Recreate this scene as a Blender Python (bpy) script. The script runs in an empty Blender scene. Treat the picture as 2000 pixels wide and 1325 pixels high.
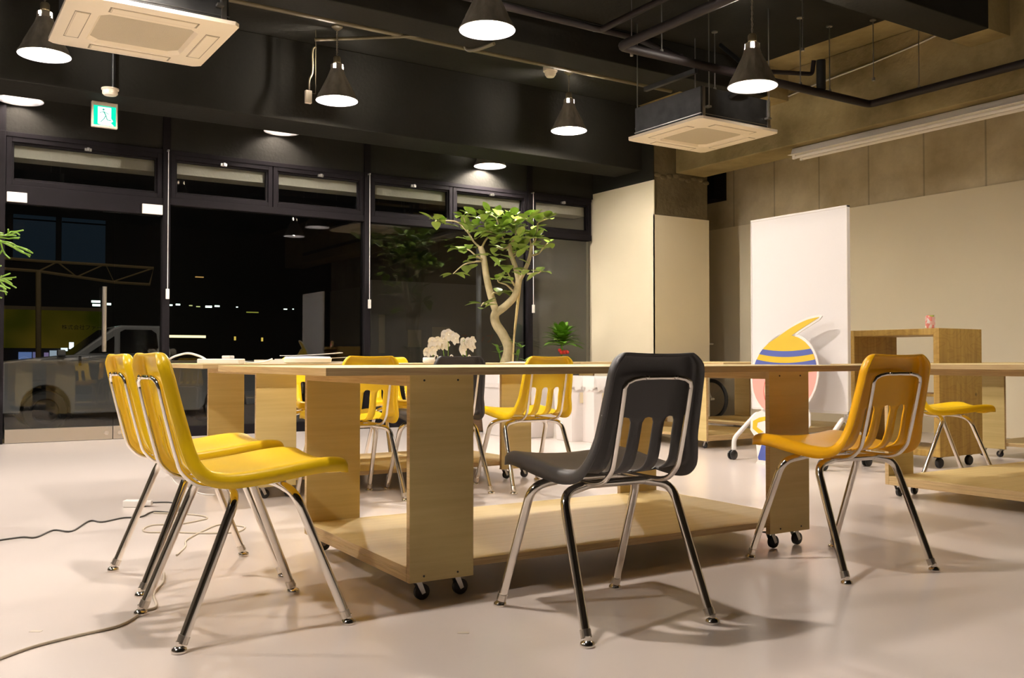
import bpy, math, random
from mathutils import Vector, Matrix
random.seed(7)
S = bpy.context.scene
COL = S.collection
PI = math.pi
# ------------------------------------------------------------------ camera
F_PX, CX, CY, CAM_H = 1830.0, 1000.0, 662.5, 0.766
YAW, PITCH = math.radians(32.8), math.atan(40 / 1830.0)
_f0 = Vector((math.sin(YAW), math.cos(YAW), 0)); _r = Vector((math.cos(YAW), -math.sin(YAW), 0)); _u0 = Vector((0, 0, 1))
_f = _f0 * math.cos(PITCH) + _u0 * math.sin(PITCH); _u = -_f0 * math.sin(PITCH) + _u0 * math.cos(PITCH)
_c = Vector((0, 0, CAM_H))
def _ray(x, y): return _f + _r * ((x - CX) / F_PX) - _u * ((y - CY) / F_PX)
def on(ax, v, x, y):
    """photo pixel -> point of the world plane (axis ax = v)"""
    d = _ray(x, y); return _c + d * ((v - _c[ax]) / d[ax])
def atz(z, x, y): return on(2, z, x, y)
def atd(d, x, y): return _c + _ray(x, y) * d
cam = bpy.data.objects.new('camera', bpy.data.cameras.new('camera')); COL.objects.link(cam)
cam.location = _c; cam.rotation_euler = (PI / 2 + PITCH, 0, -YAW)
cam.data.lens = F_PX * 36 / 2000; cam.data.sensor_width = 36; cam.data.clip_end = 200
S.camera = cam
S.view_settings.view_transform = 'Standard'; S.view_settings.look = 'None'; S.view_settings.gamma = 1
S.view_settings.exposure = EXPO = 0.27

# ------------------------------------------------------------------ materials
def nt(name):
    m = bpy.data.materials.new(name); m.use_nodes = True
    n = m.node_tree.nodes; return m, n, m.node_tree.links, n['Principled BSDF']
def mat(name, col, rough=.5, metal=0, spec=.5, coat=0, bump=0, bscale=40, var=0, vscale=5, stretch=(1, 1, 1), sheen=0, emis=None, estr=0):
    m, n, l, b = nt(name)
    b.inputs['Base Color'].default_value = (*col, 1); b.inputs['Roughness'].default_value = rough
    b.inputs['Metallic'].default_value = metal; b.inputs['Specular IOR Level'].default_value = spec
    b.inputs['Coat Weight'].default_value = coat; b.inputs['Coat Roughness'].default_value = .08
    if emis: b.inputs['Emission Color'].default_value = (*emis, 1); b.inputs['Emission Strength'].default_value = estr
    if bump or var:
        tc = n.new('ShaderNodeTexCoord'); mp = n.new('ShaderNodeMapping'); l.new(tc.outputs['Object'], mp.inputs[0]); mp.inputs['Scale'].default_value = stretch
    if var:
        t = n.new('ShaderNodeTexNoise'); t.inputs['Scale'].default_value = vscale; t.inputs['Detail'].default_value = 6; l.new(mp.outputs[0], t.inputs[0])
        r = n.new('ShaderNodeMapRange'); r.inputs[1].default_value = .3; r.inputs[2].default_value = .7; r.inputs[3].default_value = 1 - var; r.inputs[4].default_value = 1 + var
        l.new(t.outputs[0], r.inputs[0])
        h = n.new('ShaderNodeHueSaturation'); h.inputs['Color'].default_value = (*col, 1); l.new(r.outputs[0], h.inputs['Value']); l.new(h.outputs[0], b.inputs['Base Color'])
    if bump:
        t = n.new('ShaderNodeTexNoise'); t.inputs['Scale'].default_value = bscale; t.inputs['Detail'].default_value = 4; l.new(mp.outputs[0], t.inputs[0])
        bp = n.new('ShaderNodeBump'); bp.inputs['Strength'].default_value = bump; bp.inputs['Distance'].default_value = .01; l.new(t.outputs[0], bp.inputs['Height']); l.new(bp.outputs[0], b.inputs['Normal'])
    return m
def wood(name, c1, c2, scale=(1.2, 26, 26), rough=.5, rings=0, knots=False):
    m, n, l, b = nt(name); b.inputs['Roughness'].default_value = rough
    tc = n.new('ShaderNodeTexCoord'); mp = n.new('ShaderNodeMapping'); l.new(tc.outputs['Object'], mp.inputs[0]); mp.inputs['Scale'].default_value = scale
    t = n.new('ShaderNodeTexNoise'); t.inputs['Scale'].default_value = 1.5; t.inputs['Detail'].default_value = 8; t.inputs['Roughness'].default_value = .6; l.new(mp.outputs[0], t.inputs[0])
    src = t.outputs[0]
    if rings:
        mp2 = n.new('ShaderNodeMapping'); mp2.inputs['Scale'].default_value = (1.3, 1.3, 4.5); l.new(tc.outputs['Object'], mp2.inputs[0])
        w = n.new('ShaderNodeTexNoise'); w.inputs['Scale'].default_value = 1.5; w.inputs['Detail'].default_value = 1.5; l.new(mp2.outputs[0], w.inputs[0])
        a1 = n.new('ShaderNodeMath'); a1.operation = 'MULTIPLY'; a1.inputs[1].default_value = 16; l.new(w.outputs[0], a1.inputs[0])
        a2 = n.new('ShaderNodeMath'); a2.operation = 'FRACT'; l.new(a1.outputs[0], a2.inputs[0])
        a3 = n.new('ShaderNodeMapRange'); a3.inputs[1].default_value = 0; a3.inputs[2].default_value = .3; a3.inputs[3].default_value = .16; a3.inputs[4].default_value = 0; l.new(a2.outputs[0], a3.inputs[0])
        mx = n.new('ShaderNodeMath'); mx.operation = 'SUBTRACT'; l.new(t.outputs[0], mx.inputs[0]); l.new(a3.outputs[0], mx.inputs[1]); src = mx.outputs[0]
    cr = n.new('ShaderNodeValToRGB'); cr.color_ramp.elements[0].position = .3; cr.color_ramp.elements[0].color = (*c2, 1); cr.color_ramp.elements[1].position = .68; cr.color_ramp.elements[1].color = (*c1, 1)
    l.new(src, cr.inputs[0]); out = cr.outputs[0]
    if knots:
        v = n.new('ShaderNodeTexVoronoi'); v.inputs['Scale'].default_value = 5.5; l.new(tc.outputs['Object'], v.inputs[0])
        r = n.new('ShaderNodeMapRange'); r.inputs[1].default_value = .04; r.inputs[2].default_value = .1; r.inputs[3].default_value = .35; r.inputs[4].default_value = 1; l.new(v.outputs['Distance'], r.inputs[0])
        mm = n.new('ShaderNodeMix'); mm.data_type = 'RGBA'; mm.blend_type = 'MULTIPLY'; mm.inputs[0].default_value = 1; l.new(out, mm.inputs[6]); l.new(r.outputs[0], mm.inputs[7]); out = mm.outputs[2]
    l.new(out, b.inputs['Base Color']); return m
def concrete(name, c1, c2, seam=0, off=0, bump=.4, soft=1.0):
    m, n, l, b = nt(name); b.inputs['Roughness'].default_value = .8; b.inputs['Specular IOR Level'].default_value = .25
    tc = n.new('ShaderNodeTexCoord')
    t = n.new('ShaderNodeTexNoise'); t.inputs['Scale'].default_value = 1.6; t.inputs['Detail'].default_value = 9; t.inputs['Roughness'].default_value = .62; l.new(tc.outputs['Object'], t.inputs[0])
    cr = n.new('ShaderNodeValToRGB'); cr.color_ramp.elements[0].position = .32; cr.color_ramp.elements[0].color = (*c2, 1); cr.color_ramp.elements[1].position = .68; cr.color_ramp.elements[1].color = (*c1, 1)
    l.new(t.outputs[0], cr.inputs[0]); out = cr.outputs[0]
    if seam:
        sp = n.new('ShaderNodeSeparateXYZ'); l.new(tc.outputs['Object'], sp.inputs[0])
        def line(src, per, o, w):
            a = n.new('ShaderNodeMath'); a.operation = 'MULTIPLY_ADD'; a.inputs[1].default_value = 1 / per; a.inputs[2].default_value = o + 50; l.new(src, a.inputs[0])
            f = n.new('ShaderNodeMath'); f.operation = 'FRACT'; l.new(a.outputs[0], f.inputs[0])
            s = n.new('ShaderNodeMath'); s.operation = 'SUBTRACT'; s.inputs[1].default_value = .5; l.new(f.outputs[0], s.inputs[0])
            ab = n.new('ShaderNodeMath'); ab.operation = 'ABSOLUTE'; l.new(s.outputs[0], ab.inputs[0])
            r = n.new('ShaderNodeMapRange'); r.inputs[1].default_value = .5 - w; r.inputs[2].default_value = .5; r.inputs[3].default_value = 1; r.inputs[4].default_value = .45; l.new(ab.outputs[0], r.inputs[0]); return r.outputs[0]
        for src, per, o, w in ((sp.outputs['Y'], seam, off, .022),):
            mm = n.new('ShaderNodeMix'); mm.data_type = 'RGBA'; mm.blend_type = 'MULTIPLY'; mm.inputs[0].default_value = .8; l.new(out, mm.inputs[6]); l.new(line(src, per, o, w), mm.inputs[7]); out = mm.outputs[2]
    l.new(out, b.inputs['Base Color'])
    t2 = n.new('ShaderNodeTexNoise'); t2.inputs['Scale'].default_value = 22; t2.inputs['Detail'].default_value = 6; l.new(tc.outputs['Object'], t2.inputs[0])
    bp = n.new('ShaderNodeBump'); bp.inputs['Strength'].default_value = bump; bp.inputs['Distance'].default_value = .012; l.new(t2.outputs[0], bp.inputs['Height']); l.new(bp.outputs[0], b.inputs['Normal'])
    return m
def emit(name, col, s):
    m, n, l, b = nt(name); e = n.new('ShaderNodeEmission'); e.inputs[0].default_value = (*col, 1); e.inputs[1].default_value = s
    l.new(e.outputs[0], n['Material Output'].inputs[0]); return m
def glass(name, tint=(.86, .88, .88), ior=1.5):
    m, n, l, b = nt(name)
    fr = n.new('ShaderNodeFresnel'); fr.inputs[0].default_value = ior
    mul = n.new('ShaderNodeMath'); mul.operation = 'MULTIPLY'; mul.inputs[1].default_value = 1.0; mul.use_clamp = True; l.new(fr.outputs[0], mul.inputs[0])
    g = n.new('ShaderNodeBsdfGlossy'); g.inputs['Roughness'].default_value = 0.0; g.inputs[0].default_value = (1, 1, 1, 1)
    t = n.new('ShaderNodeBsdfTransparent'); t.inputs[0].default_value = (*tint, 1)
    mx = n.new('ShaderNodeMixShader'); l.new(mul.outputs[0], mx.inputs[0]); l.new(t.outputs[0], mx.inputs[1]); l.new(g.outputs[0], mx.inputs[2])
    l.new(mx.outputs[0], n['Material Output'].inputs[0]); return m

M = {}
def floor_mat():
    m, n, l, b = nt('floor'); tc = n.new('ShaderNodeTexCoord')
    t = n.new('ShaderNodeTexNoise'); t.inputs['Scale'].default_value = .7; t.inputs['Detail'].default_value = 2; l.new(tc.outputs['Object'], t.inputs[0])
    cr = n.new('ShaderNodeValToRGB'); cr.color_ramp.elements[0].position = .3; cr.color_ramp.elements[0].color = (.68, .605, .56, 1); cr.color_ramp.elements[1].position = .7; cr.color_ramp.elements[1].color = (.71, .635, .59, 1)
    l.new(t.outputs[0], cr.inputs[0]); l.new(cr.outputs[0], b.inputs['Base Color'])
    t2 = n.new('ShaderNodeTexNoise'); t2.inputs['Scale'].default_value = 3.5; t2.inputs['Detail'].default_value = 7; l.new(tc.outputs['Object'], t2.inputs[0])
    r = n.new('ShaderNodeMapRange'); r.inputs[1].default_value = .3; r.inputs[2].default_value = .7; r.inputs[3].default_value = .24; r.inputs[4].default_value = .28; b.inputs['Roughness'].default_value = .21
    b.inputs['Specular IOR Level'].default_value = .6; return m
M['floor'] = floor_mat()
M['dark'] = mat('dark_paint', (.020, .019, .0155), .85, spec=.12, bump=.25, bscale=30, var=.15, vscale=2)
M['cream'] = mat('cream_paint', (.80, .71, .52), .6, bump=.05, bscale=60, var=.03, vscale=1.2)
M['conc'] = concrete('bare_concrete', (.38, .30, .15), (.19, .145, .06))
M['concwall'] = concrete('formed_concrete', (.72, .63, .45), (.46, .38, .24), seam=.68, off=.25, bump=.25)
M['concpatch'] = concrete('rough_concrete', (.20, .16, .09), (.09, .07, .035), bump=.8)
M['backwall'] = mat('far_wall_paint', (.05, .04, .028), .8)
M['ply'] = wood('birch_plywood', (.69, .54, .25), (.60, .455, .19))
M['plyv'] = wood('birch_plywood_upright', (.66, .515, .22), (.57, .43, .165), (1.2, 26, 26))
M['plyedge'] = wood('plywood_edge', (.62, .45, .22), (.44, .29, .13), (4, 4, 120), .6)
M['pine'] = wood('larch_plywood', (.56, .37, .095), (.38, .225, .05), (20, 20, 1.5), .5, rings=5, knots=True)
M['yellow'] = mat('yellow_plastic', (.86, .56, .008), .3, spec=.5, bump=.03, bscale=400)
M['orange'] = mat('yellow_plastic_shaded', (.84, .42, .006), .30, spec=.45, bump=.03, bscale=400)  # same yellow plastic with its shade put into the colour as orange
M['black'] = mat('black_plastic', (.050, .046, .045), .38, spec=.5, bump=.12, bscale=500)
M['chrome'] = mat('chrome', (.78, .74, .68), .13, metal=1)
M['steel'] = mat('brushed_steel', (.62, .57, .50), .3, metal=1)
M['zinc'] = mat('zinc_bracket', (.55, .53, .5), .35, metal=1)
M['rubber'] = mat('black_rubber', (.014, .014, .014), .4)
M['white'] = mat('white_plastic', (.80, .76, .72), .4)
M['acwhite'] = mat('ivory_plastic', (.80, .71, .57), .45)
M['acgrille'] = mat('ivory_grille', (.52, .45, .33), .6, bump=.6, bscale=220)
M['galv'] = mat('galvanised_dark', (.05, .05, .05), .45, metal=.6, var=.3, vscale=8)
M['whitesteel'] = mat('white_enamel', (.78, .74, .70), .35)
M['board'] = mat('whiteboard_surface', (.84, .81, .80), .25)
M['shade'] = mat('lamp_shade_steel', (.24, .215, .175), .5, metal=0, bump=.6, bscale=22, var=.3, vscale=12, stretch=(1, 1, .3))
M['reflector'] = mat('lamp_reflector', (.80, .78, .82), .38, metal=.9)
M['bulb'] = emit('lamp_bulb', (1, .90, .80), 2000)
M['bulb_weak'] = emit('lamp_bulb_weak', (1, .89, .78), 300)
M['bulb_half'] = emit('lamp_bulb_half', (1, .90, .80), 1100)
M['pipe'] = mat('dark_pipe_lagging', (.018, .013, .013), .55, spec=.25)
M['conduit'] = mat('old_conduit', (.11, .09, .05), .5)
M['frame'] = mat('dark_window_frame', (.007, .0055, .0065), .75, spec=.12)
M['glass'] = glass('clear_glass')
M['leaf'] = mat('tree_leaf', (.26, .38, .06), .35, var=.3, vscale=4)
M['leaf2'] = mat('dracaena_leaf', (.12, .27, .02), .4, var=.35, vscale=6)
M['stem'] = mat('green_stem', (.22, .40, .04), .5)
M['bark'] = mat('pale_bark', (.50, .42, .24), .75, bump=.5, bscale=40, var=.2, vscale=10)
M['petal'] = mat('white_petal', (.84, .80, .76), .55)
M['red'] = mat('red_flower', (.6, .03, .02), .5)
M['paper'] = mat('white_paper', (.82, .80, .79), .6)
M['cordw'] = mat('beige_cord', (.50, .43, .33), .5)
M['cordb'] = mat('black_cord', (.05, .045, .04), .5)
M['soil'] = mat('potting_soil', (.06, .04, .025), .9, bump=1, bscale=60)
M['planter'] = wood('planter_wood', (.16, .09, .035), (.07, .035, .015), (2, 2, 40), .7)
M['asphalt'] = mat('asphalt', (.035, .035, .035), .8, bump=.4, bscale=80)
M['bin'] = mat('bin_plastic', (.74, .69, .66), .4)
M['bag'] = mat('clear_bag', (.80, .77, .74), .25)

# ------------------------------------------------------------------ mesh builder
class MB:
    def __init__(s): s.v = []; s.f = []; s.m = []; s.cur = 0
    def add(s, vs, fs):
        o = len(s.v); s.v += [tuple(p) for p in vs]; s.f += [tuple(i + o for i in f) for f in fs]; s.m += [s.cur] * len(fs); return s
    def box(s, x0, y0, z0, x1, y1, z1):
        vs = [(x, y, z) for z in (z0, z1) for y in (y0, y1) for x in (x0, x1)]
        return s.add(vs, [(0, 2, 3, 1), (4, 5, 7, 6), (0, 1, 5, 4), (2, 6, 7, 3), (0, 4, 6, 2), (1, 3, 7, 5)])
    def tube(s, pts, r, n=12, cap=True):
        pts = [Vector(p) for p in pts]; rs = r if isinstance(r, (list, tuple)) else [r] * len(pts)
        vs = []; prev = None
        for i, p in enumerate(pts):
            t = (pts[min(i + 1, len(pts) - 1)] - pts[max(i - 1, 0)]).normalized()
            if prev is None:
                a = Vector((0, 0, 1)) if abs(t.z) < .9 else Vector((1, 0, 0)); nn = t.cross(a).normalized()
            else:
                nn = (prev - t * prev.dot(t)).normalized()
            prev = nn; b = t.cross(nn)
            for k in range(n):
                a = 2 * PI * k / n; vs.append(p + (nn * math.cos(a) + b * math.sin(a)) * rs[i])
        fs = [(i * n + k, i * n + (k + 1) % n, (i + 1) * n + (k + 1) % n, (i + 1) * n + k) for i in range(len(pts) - 1) for k in range(n)]
        if cap: fs += [tuple(range(n))[::-1], tuple((len(pts) - 1) * n + k for k in range(n))]
        return s.add(vs, fs)
    def lathe(s, prof, n=24, c=(0, 0, 0), ax='z', skip=None, fl=None):
        vs = []
        for r, h in prof:
            for k in range(n):
                a = 2 * PI * k / n; rr = r * (fl(a, h) if fl else 1); q = (rr * math.cos(a), rr * math.sin(a), h)
                if ax == 'x': q = (q[2], q[0], q[1])
                if ax == 'y': q = (q[0], q[2], q[1])
                vs.append((q[0] + c[0], q[1] + c[1], q[2] + c[2]))
        fs = [(i * n + k, i * n + (k + 1) % n, (i + 1) * n + (k + 1) % n, (i + 1) * n + k) for i in range(len(prof) - 1) for k in range(n) if not (skip and skip(i, k))]
        return s.add(vs, fs)
    def prism(s, poly, d, y0, y1):
        """2D polygon extruded; d maps (u, v, w) -> xyz"""
        k = len(poly); vs = [d(u, v, y0) for u, v in poly] + [d(u, v, y1) for u, v in poly]
        return s.add(vs, [tuple(range(k))[::-1], tuple(range(k, 2 * k))] + [(i, (i + 1) % k, k + (i + 1) % k, k + i) for i in range(k)])
    def sphere(s, c, r, n=12, sq=(1, 1, 1)):
        pr = [(max(1e-4, r * math.sin(PI * i / n)), -r * math.cos(PI * i / n)) for i in range(n + 1)]
        vs = []; m = n * 2
        for a, h in pr:
            for k in range(m):
                t = 2 * PI * k / m; vs.append((c[0] + a * math.cos(t) * sq[0], c[1] + a * math.sin(t) * sq[1], c[2] + h * sq[2]))
        return s.add(vs, [(i * m + k, i * m + (k + 1) % m, (i + 1) * m + (k + 1) % m, (i + 1) * m + k) for i in range(n) for k in range(m)])
    def build(s, name, mats, parent=None, bevel=0, smooth=None, loc=None, seg=2):
        me = bpy.data.meshes.new(name); me.from_pydata(s.v, [], s.f)
        mats = mats if isinstance(mats, (list, tuple)) else [mats]
        for m in mats: me.materials.append(m)
        for p, i in zip(me.polygons, s.m): p.material_index = i
        import bmesh
        bm = bmesh.new(); bm.from_mesh(me); bmesh.ops.recalc_face_normals(bm, faces=bm.faces); bm.to_mesh(me); bm.free()
        if smooth is not None:
            me.polygons.foreach_set('use_smooth', [True] * len(me.polygons)); me.set_sharp_from_angle(angle=math.radians(smooth))
        o = bpy.data.objects.new(name, me); COL.objects.link(o)
        if parent: o.parent = parent
        if loc: o.location = loc
        if bevel:
            b = o.modifiers.new('bevel', 'BEVEL'); b.width = bevel; b.segments = seg; b.limit_method = 'ANGLE'
        return o
def tag(o, label=None, cat=None, group=None, kind=None):
    if label: o['label'] = label
    if cat: o['category'] = cat
    if group: o['group'] = group
    if kind: o['kind'] = kind
    return o
def thing(name, label, cat, loc=(0, 0, 0), rz=0, group=None):
    o = bpy.data.objects.new(name, None); COL.objects.link(o); o.location = loc; o.rotation_euler = (0, 0, rz); o.empty_display_size = .1
    return tag(o, label, cat, group)
def struct(o): o['kind'] = 'structure'; return o
def kids(o): return [c for c in ALLK if c.parent == o]
def dup(src, loc, rz=None, label=None, group=None):
    r = src.copy(); COL.objects.link(r); r.location = loc
    if rz is not None: r.rotation_euler = (0, 0, rz)
    if label: r['label'] = label
    if group: r['group'] = group
    for ch in list(src.children):
        c = ch.copy(); COL.objects.link(c); c.parent = r
        for g in list(ch.children):
            d = g.copy(); COL.objects.link(d); d.parent = c
    return r
def box(name, m, *b, parent=None, bevel=0): return MB().box(*b).build(name, m, parent, bevel)
def smooth_path(pts, n=8):
    pts = [Vector(p) for p in pts]; out = []
    for i in range(len(pts) - 1):
        p0 = pts[max(i - 1, 0)]; p1 = pts[i]; p2 = pts[i + 1]; p3 = pts[min(i + 2, len(pts) - 1)]
        for k in range(n):
            t = k / n; out.append(.5 * ((2 * p1) + (p2 - p0) * t + (2 * p0 - 5 * p1 + 4 * p2 - p3) * t * t + (3 * p1 - p0 - 3 * p2 + p3) * t ** 3))
    return out + [pts[-1]]
def fillet(pts, r, n=5):
    pts = [Vector(p) for p in pts]; out = [pts[0]]
    for i in range(1, len(pts) - 1):
        a, b, c = pts[i - 1], pts[i], pts[i + 1]; d1 = (a - b); d2 = (c - b); q = min(r, d1.length * .45, d2.length * .45)
        s_, e_ = b + d1.normalized() * q, b + d2.normalized() * q
        for k in range(n + 1):
            t = k / n; out.append((1 - t) ** 2 * s_ + 2 * t * (1 - t) * b + t * t * e_)
    return out + [pts[-1]]

# ------------------------------------------------------------------ room shell
X0, XR, YB, YW = -4.0, 9.03, -3.2, 9.66
struct(box('floor', M['floor'], X0, YB, -.12, XR + .1, YW + .06, 0))
# dark painted slab and bare strip
struct(box('ceiling', M['dark'], X0, YB, 3.84, 7.40, YW + .1, 3.98))
struct(box('ceiling_bare_strip', M['conc'], 7.40, YB, 3.84, XR + .2, YW + .1, 3.98))
struct(box('beam', M['dark'], X0, 8.66, 3.06, 7.458, 9.18, 3.84, bevel=.008))
struct(box('beam', M['dark'], X0, 6.72, 3.51, 7.50, 7.09, 3.84, bevel=.008))
struct(box('beam', M['dark'], X0, 4.34, 3.51, 7.50, 4.69, 3.84, bevel=.008))
struct(box('beam', M['conc'], 7.50, 6.72, 3.51, 7.83, 7.09, 3.84))
struct(box('beam', M['conc'], 7.50, 4.34, 3.51, 7.83, 4.69, 3.84))
struct(box('beam', M['dark'], X0, 1.6, 3.51, 7.83, 1.95, 3.84))
struct(box('beam', M['conc'], 7.82, YB, 3.03, 8.30, 8.46, 3.84, bevel=.01))
struct(box('wall_right', M['concwall'], XR, YB, 0, XR + .2, YW + .1, 3.98))
struct(box('wall_right_painted_lining', M['cream'], XR - .018, YB, 0, XR, YW, 2.495))
struct(box('wall_rear', M['backwall'], X0, YB - .2, 0, XR + .2, YB, 3.98))
struct(box('wall_left', M['backwall'], X0 - .2, YB, 0, X0, YW + .1, 3.98))
struct(box('wall_window_head', M['dark'], X0, YW - .03, 2.845, XR, YW + .12, 3.84))
struct(box('wall_window_return', M['cream'], 7.46, YW - .02, 0, XR, YW + .12, 2.845))
# column: bare core, cream lining boards, dark paint above
struct(box('column', M['concpatch'], 7.468, 8.46, 0, 8.35, YW, 3.84, bevel=.006))
struct(box('column_lining', M['cream'], 7.456, 8.446, 0, 7.468, YW, 2.912))
struct(box('column_lining', M['cream'], 7.456, 8.446, 0, 8.36, 8.46, 2.497))
struct(box('column_paint', M['dark'], 7.458, 8.452, 2.912, 7.468, YW, 3.84))
bm = MB()   # chipped mortar ledge round the bare part of the column
for k in range(9):
    x = 7.47 + k * .1
    bm.sphere((x + .05, 8.455, 2.98 - .02 * math.sin(k * 1.7)), .055, 6, (1, .25, .55))
struct(bm.build('column_mortar_ledge', M['concpatch'], smooth=60))
struct(box('dark_void_box', M['frame'], 8.80, 8.80, 2.86, XR, 9.3, 3.35))  # black box added to stand for a dark opening beside the column

# ------------------------------------------------------------------ window wall
def frame_box(mb, x0, x1, z0, z1, w, y0, y1):
    mb.box(x0, y0, z0, x0 + w, y1, z1); mb.box(x1 - w, y0, z0, x1, y1, z1); mb.box(x0 + w, y0, z0, x1 - w, y1, z0 + w); mb.box(x0 + w, y0, z1 - w, x1 - w, y1, z1)
bays = [(-3.95, -2.9, 1), (-2.9, -.75, 2), (-.75, .69, 1), (.69, 2.13, 1), (2.13, 4.28, 2), (4.28, 6.46, 2), (6.46, 7.456, 1)]
mul = MB()
for x0, x1, k in bays: mul.box(x0 - .035, YW - .06, 0, x0 + .035, YW + .05, 2.845)
struct(mul.build('trim_1', M['frame'], bevel=.003))
mb = MB()
for x in (.69, 2.13, 4.28, 6.46): mb.box(x - .035, YW - .055, 2.845, x + .035, YW - .03, 3.84)
struct(mb.build('trim_2', M['frame']))
wn = 0
for i, (x0, x1, k) in enumerate(bays):
    wn += 1
    w = bpy.data.objects.new('window_%d' % wn, None); COL.objects.link(w); w['kind'] = 'structure'
    a, b = x0 + .035, x1 - .035
    door = abs(x0 - .69) < .01
    zb = 2.19 if door else 2.30
    f = MB(); f.box(a, YW - .05, 2.80, b, YW + .05, 2.845); f.box(a, YW - .05, zb, b, YW + .05, zb + .07 + (.1 if door else 0))
    if not door: f.box(a, YW - .05, 0, b, YW + .05, .10)
    f.build('frame', M['frame'], w, bevel=.003)
    zlo = zb + .07 + (.1 if door else 0)
    n = k; cw = (b - a) / n
    for j in range(n):
        s0, s1 = a + j * cw + .004, a + (j + 1) * cw - .004
        s = MB(); frame_box(s, s0, s1, zlo, 2.80, .045, YW - .045, YW + .03); frame_box(s, s0 + .045, s1 - .045, zlo + .045, 2.755, .02, YW - .025, YW + .02)
        so = s.build('transom_sash', M['frame'], w, bevel=.003)
        box('pane', M['glass'], s0 + .06, YW, zlo + .06, s1 - .06, YW + .006, 2.74, parent=so)
        MB().box((s0 + s1) / 2 - .03, YW - .075, 2.74, (s0 + s1) / 2 + .03, YW - .045, 2.765).lathe([(.001, 0), (.014, 0), (.014, .03), (.001, .03)], 10, ((s0 + s1) / 2, YW - .085, 2.737)).build('latch', M['zinc'], w)
    if not door:
        box('pane', M['glass'], a, YW, .10, b, YW + .008, zb, parent=w)
# door bay: frameless glass leaf + fixed side pane with steel rail
d = bpy.data.objects.new('door_1', None); COL.objects.link(d); d['kind'] = 'structure'
box('glass_leaf', M['glass'], .74, YW, .125, 1.66, YW + .01, 2.185, parent=d)
MB().box(.74, YW - .025, .004, 1.655, YW + .03, .128).build('bottom_rail', M['steel'], d, bevel=.003)
hb = MB().lathe([(.001, 0), (.022, 0), (.022, .62), (.001, .62)], 16, (1.565, YW - .07, .84))
for z in (.92, 1.38): hb.tube([(1.565, YW - .07, z), (1.565, YW, z)], .01)
hb.build('handle', M['steel'], d, smooth=40)
MB().box(.735, YW - .075, 2.20, .90, YW - .05, 2.29).build('patch_fitting', M['whitesteel'], d, bevel=.004)
for x in (1.60,): MB().lathe([(.001, -.012), (.02, -.012), (.02, 0), (.001, 0)], 14, (x, YW - .025, .065), 'y').build('rail_bolt', M['chrome'], d)
d = bpy.data.objects.new('window_8', None); COL.objects.link(d); d['kind'] = 'structure'
box('pane', M['glass'], 1.668, YW, .125, 2.09, YW + .01, 2.185, parent=d)
MB().box(1.661, YW - .025, .004, 2.092, YW + .03, .128).build('bottom_rail', M['steel'], d, bevel=.003)
MB().box(1.90, YW - .075, 2.19, 2.09, YW - .05, 2.285).build('patch_fitting', M['whitesteel'], d, bevel=.004)
for x in (1.72,): MB().lathe([(.001, -.012), (.02, -.012), (.02, 0), (.001, 0)], 14, (x, YW - .025, .065), 'y').build('rail_bolt', M['chrome'], d)
# blind pull cords
for x, zb, w in ((2.135, 1.44, 'first window post right of the glass door'), (4.285, 1.41, 'window post behind the long table'), (6.475, 1.42, 'window post behind the tall indoor tree')):
    t = thing('pull_cord', 'white pull cord with grip on the ' + w, 'cord', (x, YW - .10, zb - .08), 0, 'pull cords on the window posts')
    MB().tube([(0, 0, .08), (0, 0, 2.83 - zb + .08)], .0035, 6).build('cord', M['white'], t)
    MB().box(-.016, -.012, 0, .016, .012, .1).build('grip', M['white'], t, bevel=.004)
    box('hook', M['steel'], -.008, -.008, 2.83 - zb + .07, .008, .05, 2.83 - zb + .085, parent=t)

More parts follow.
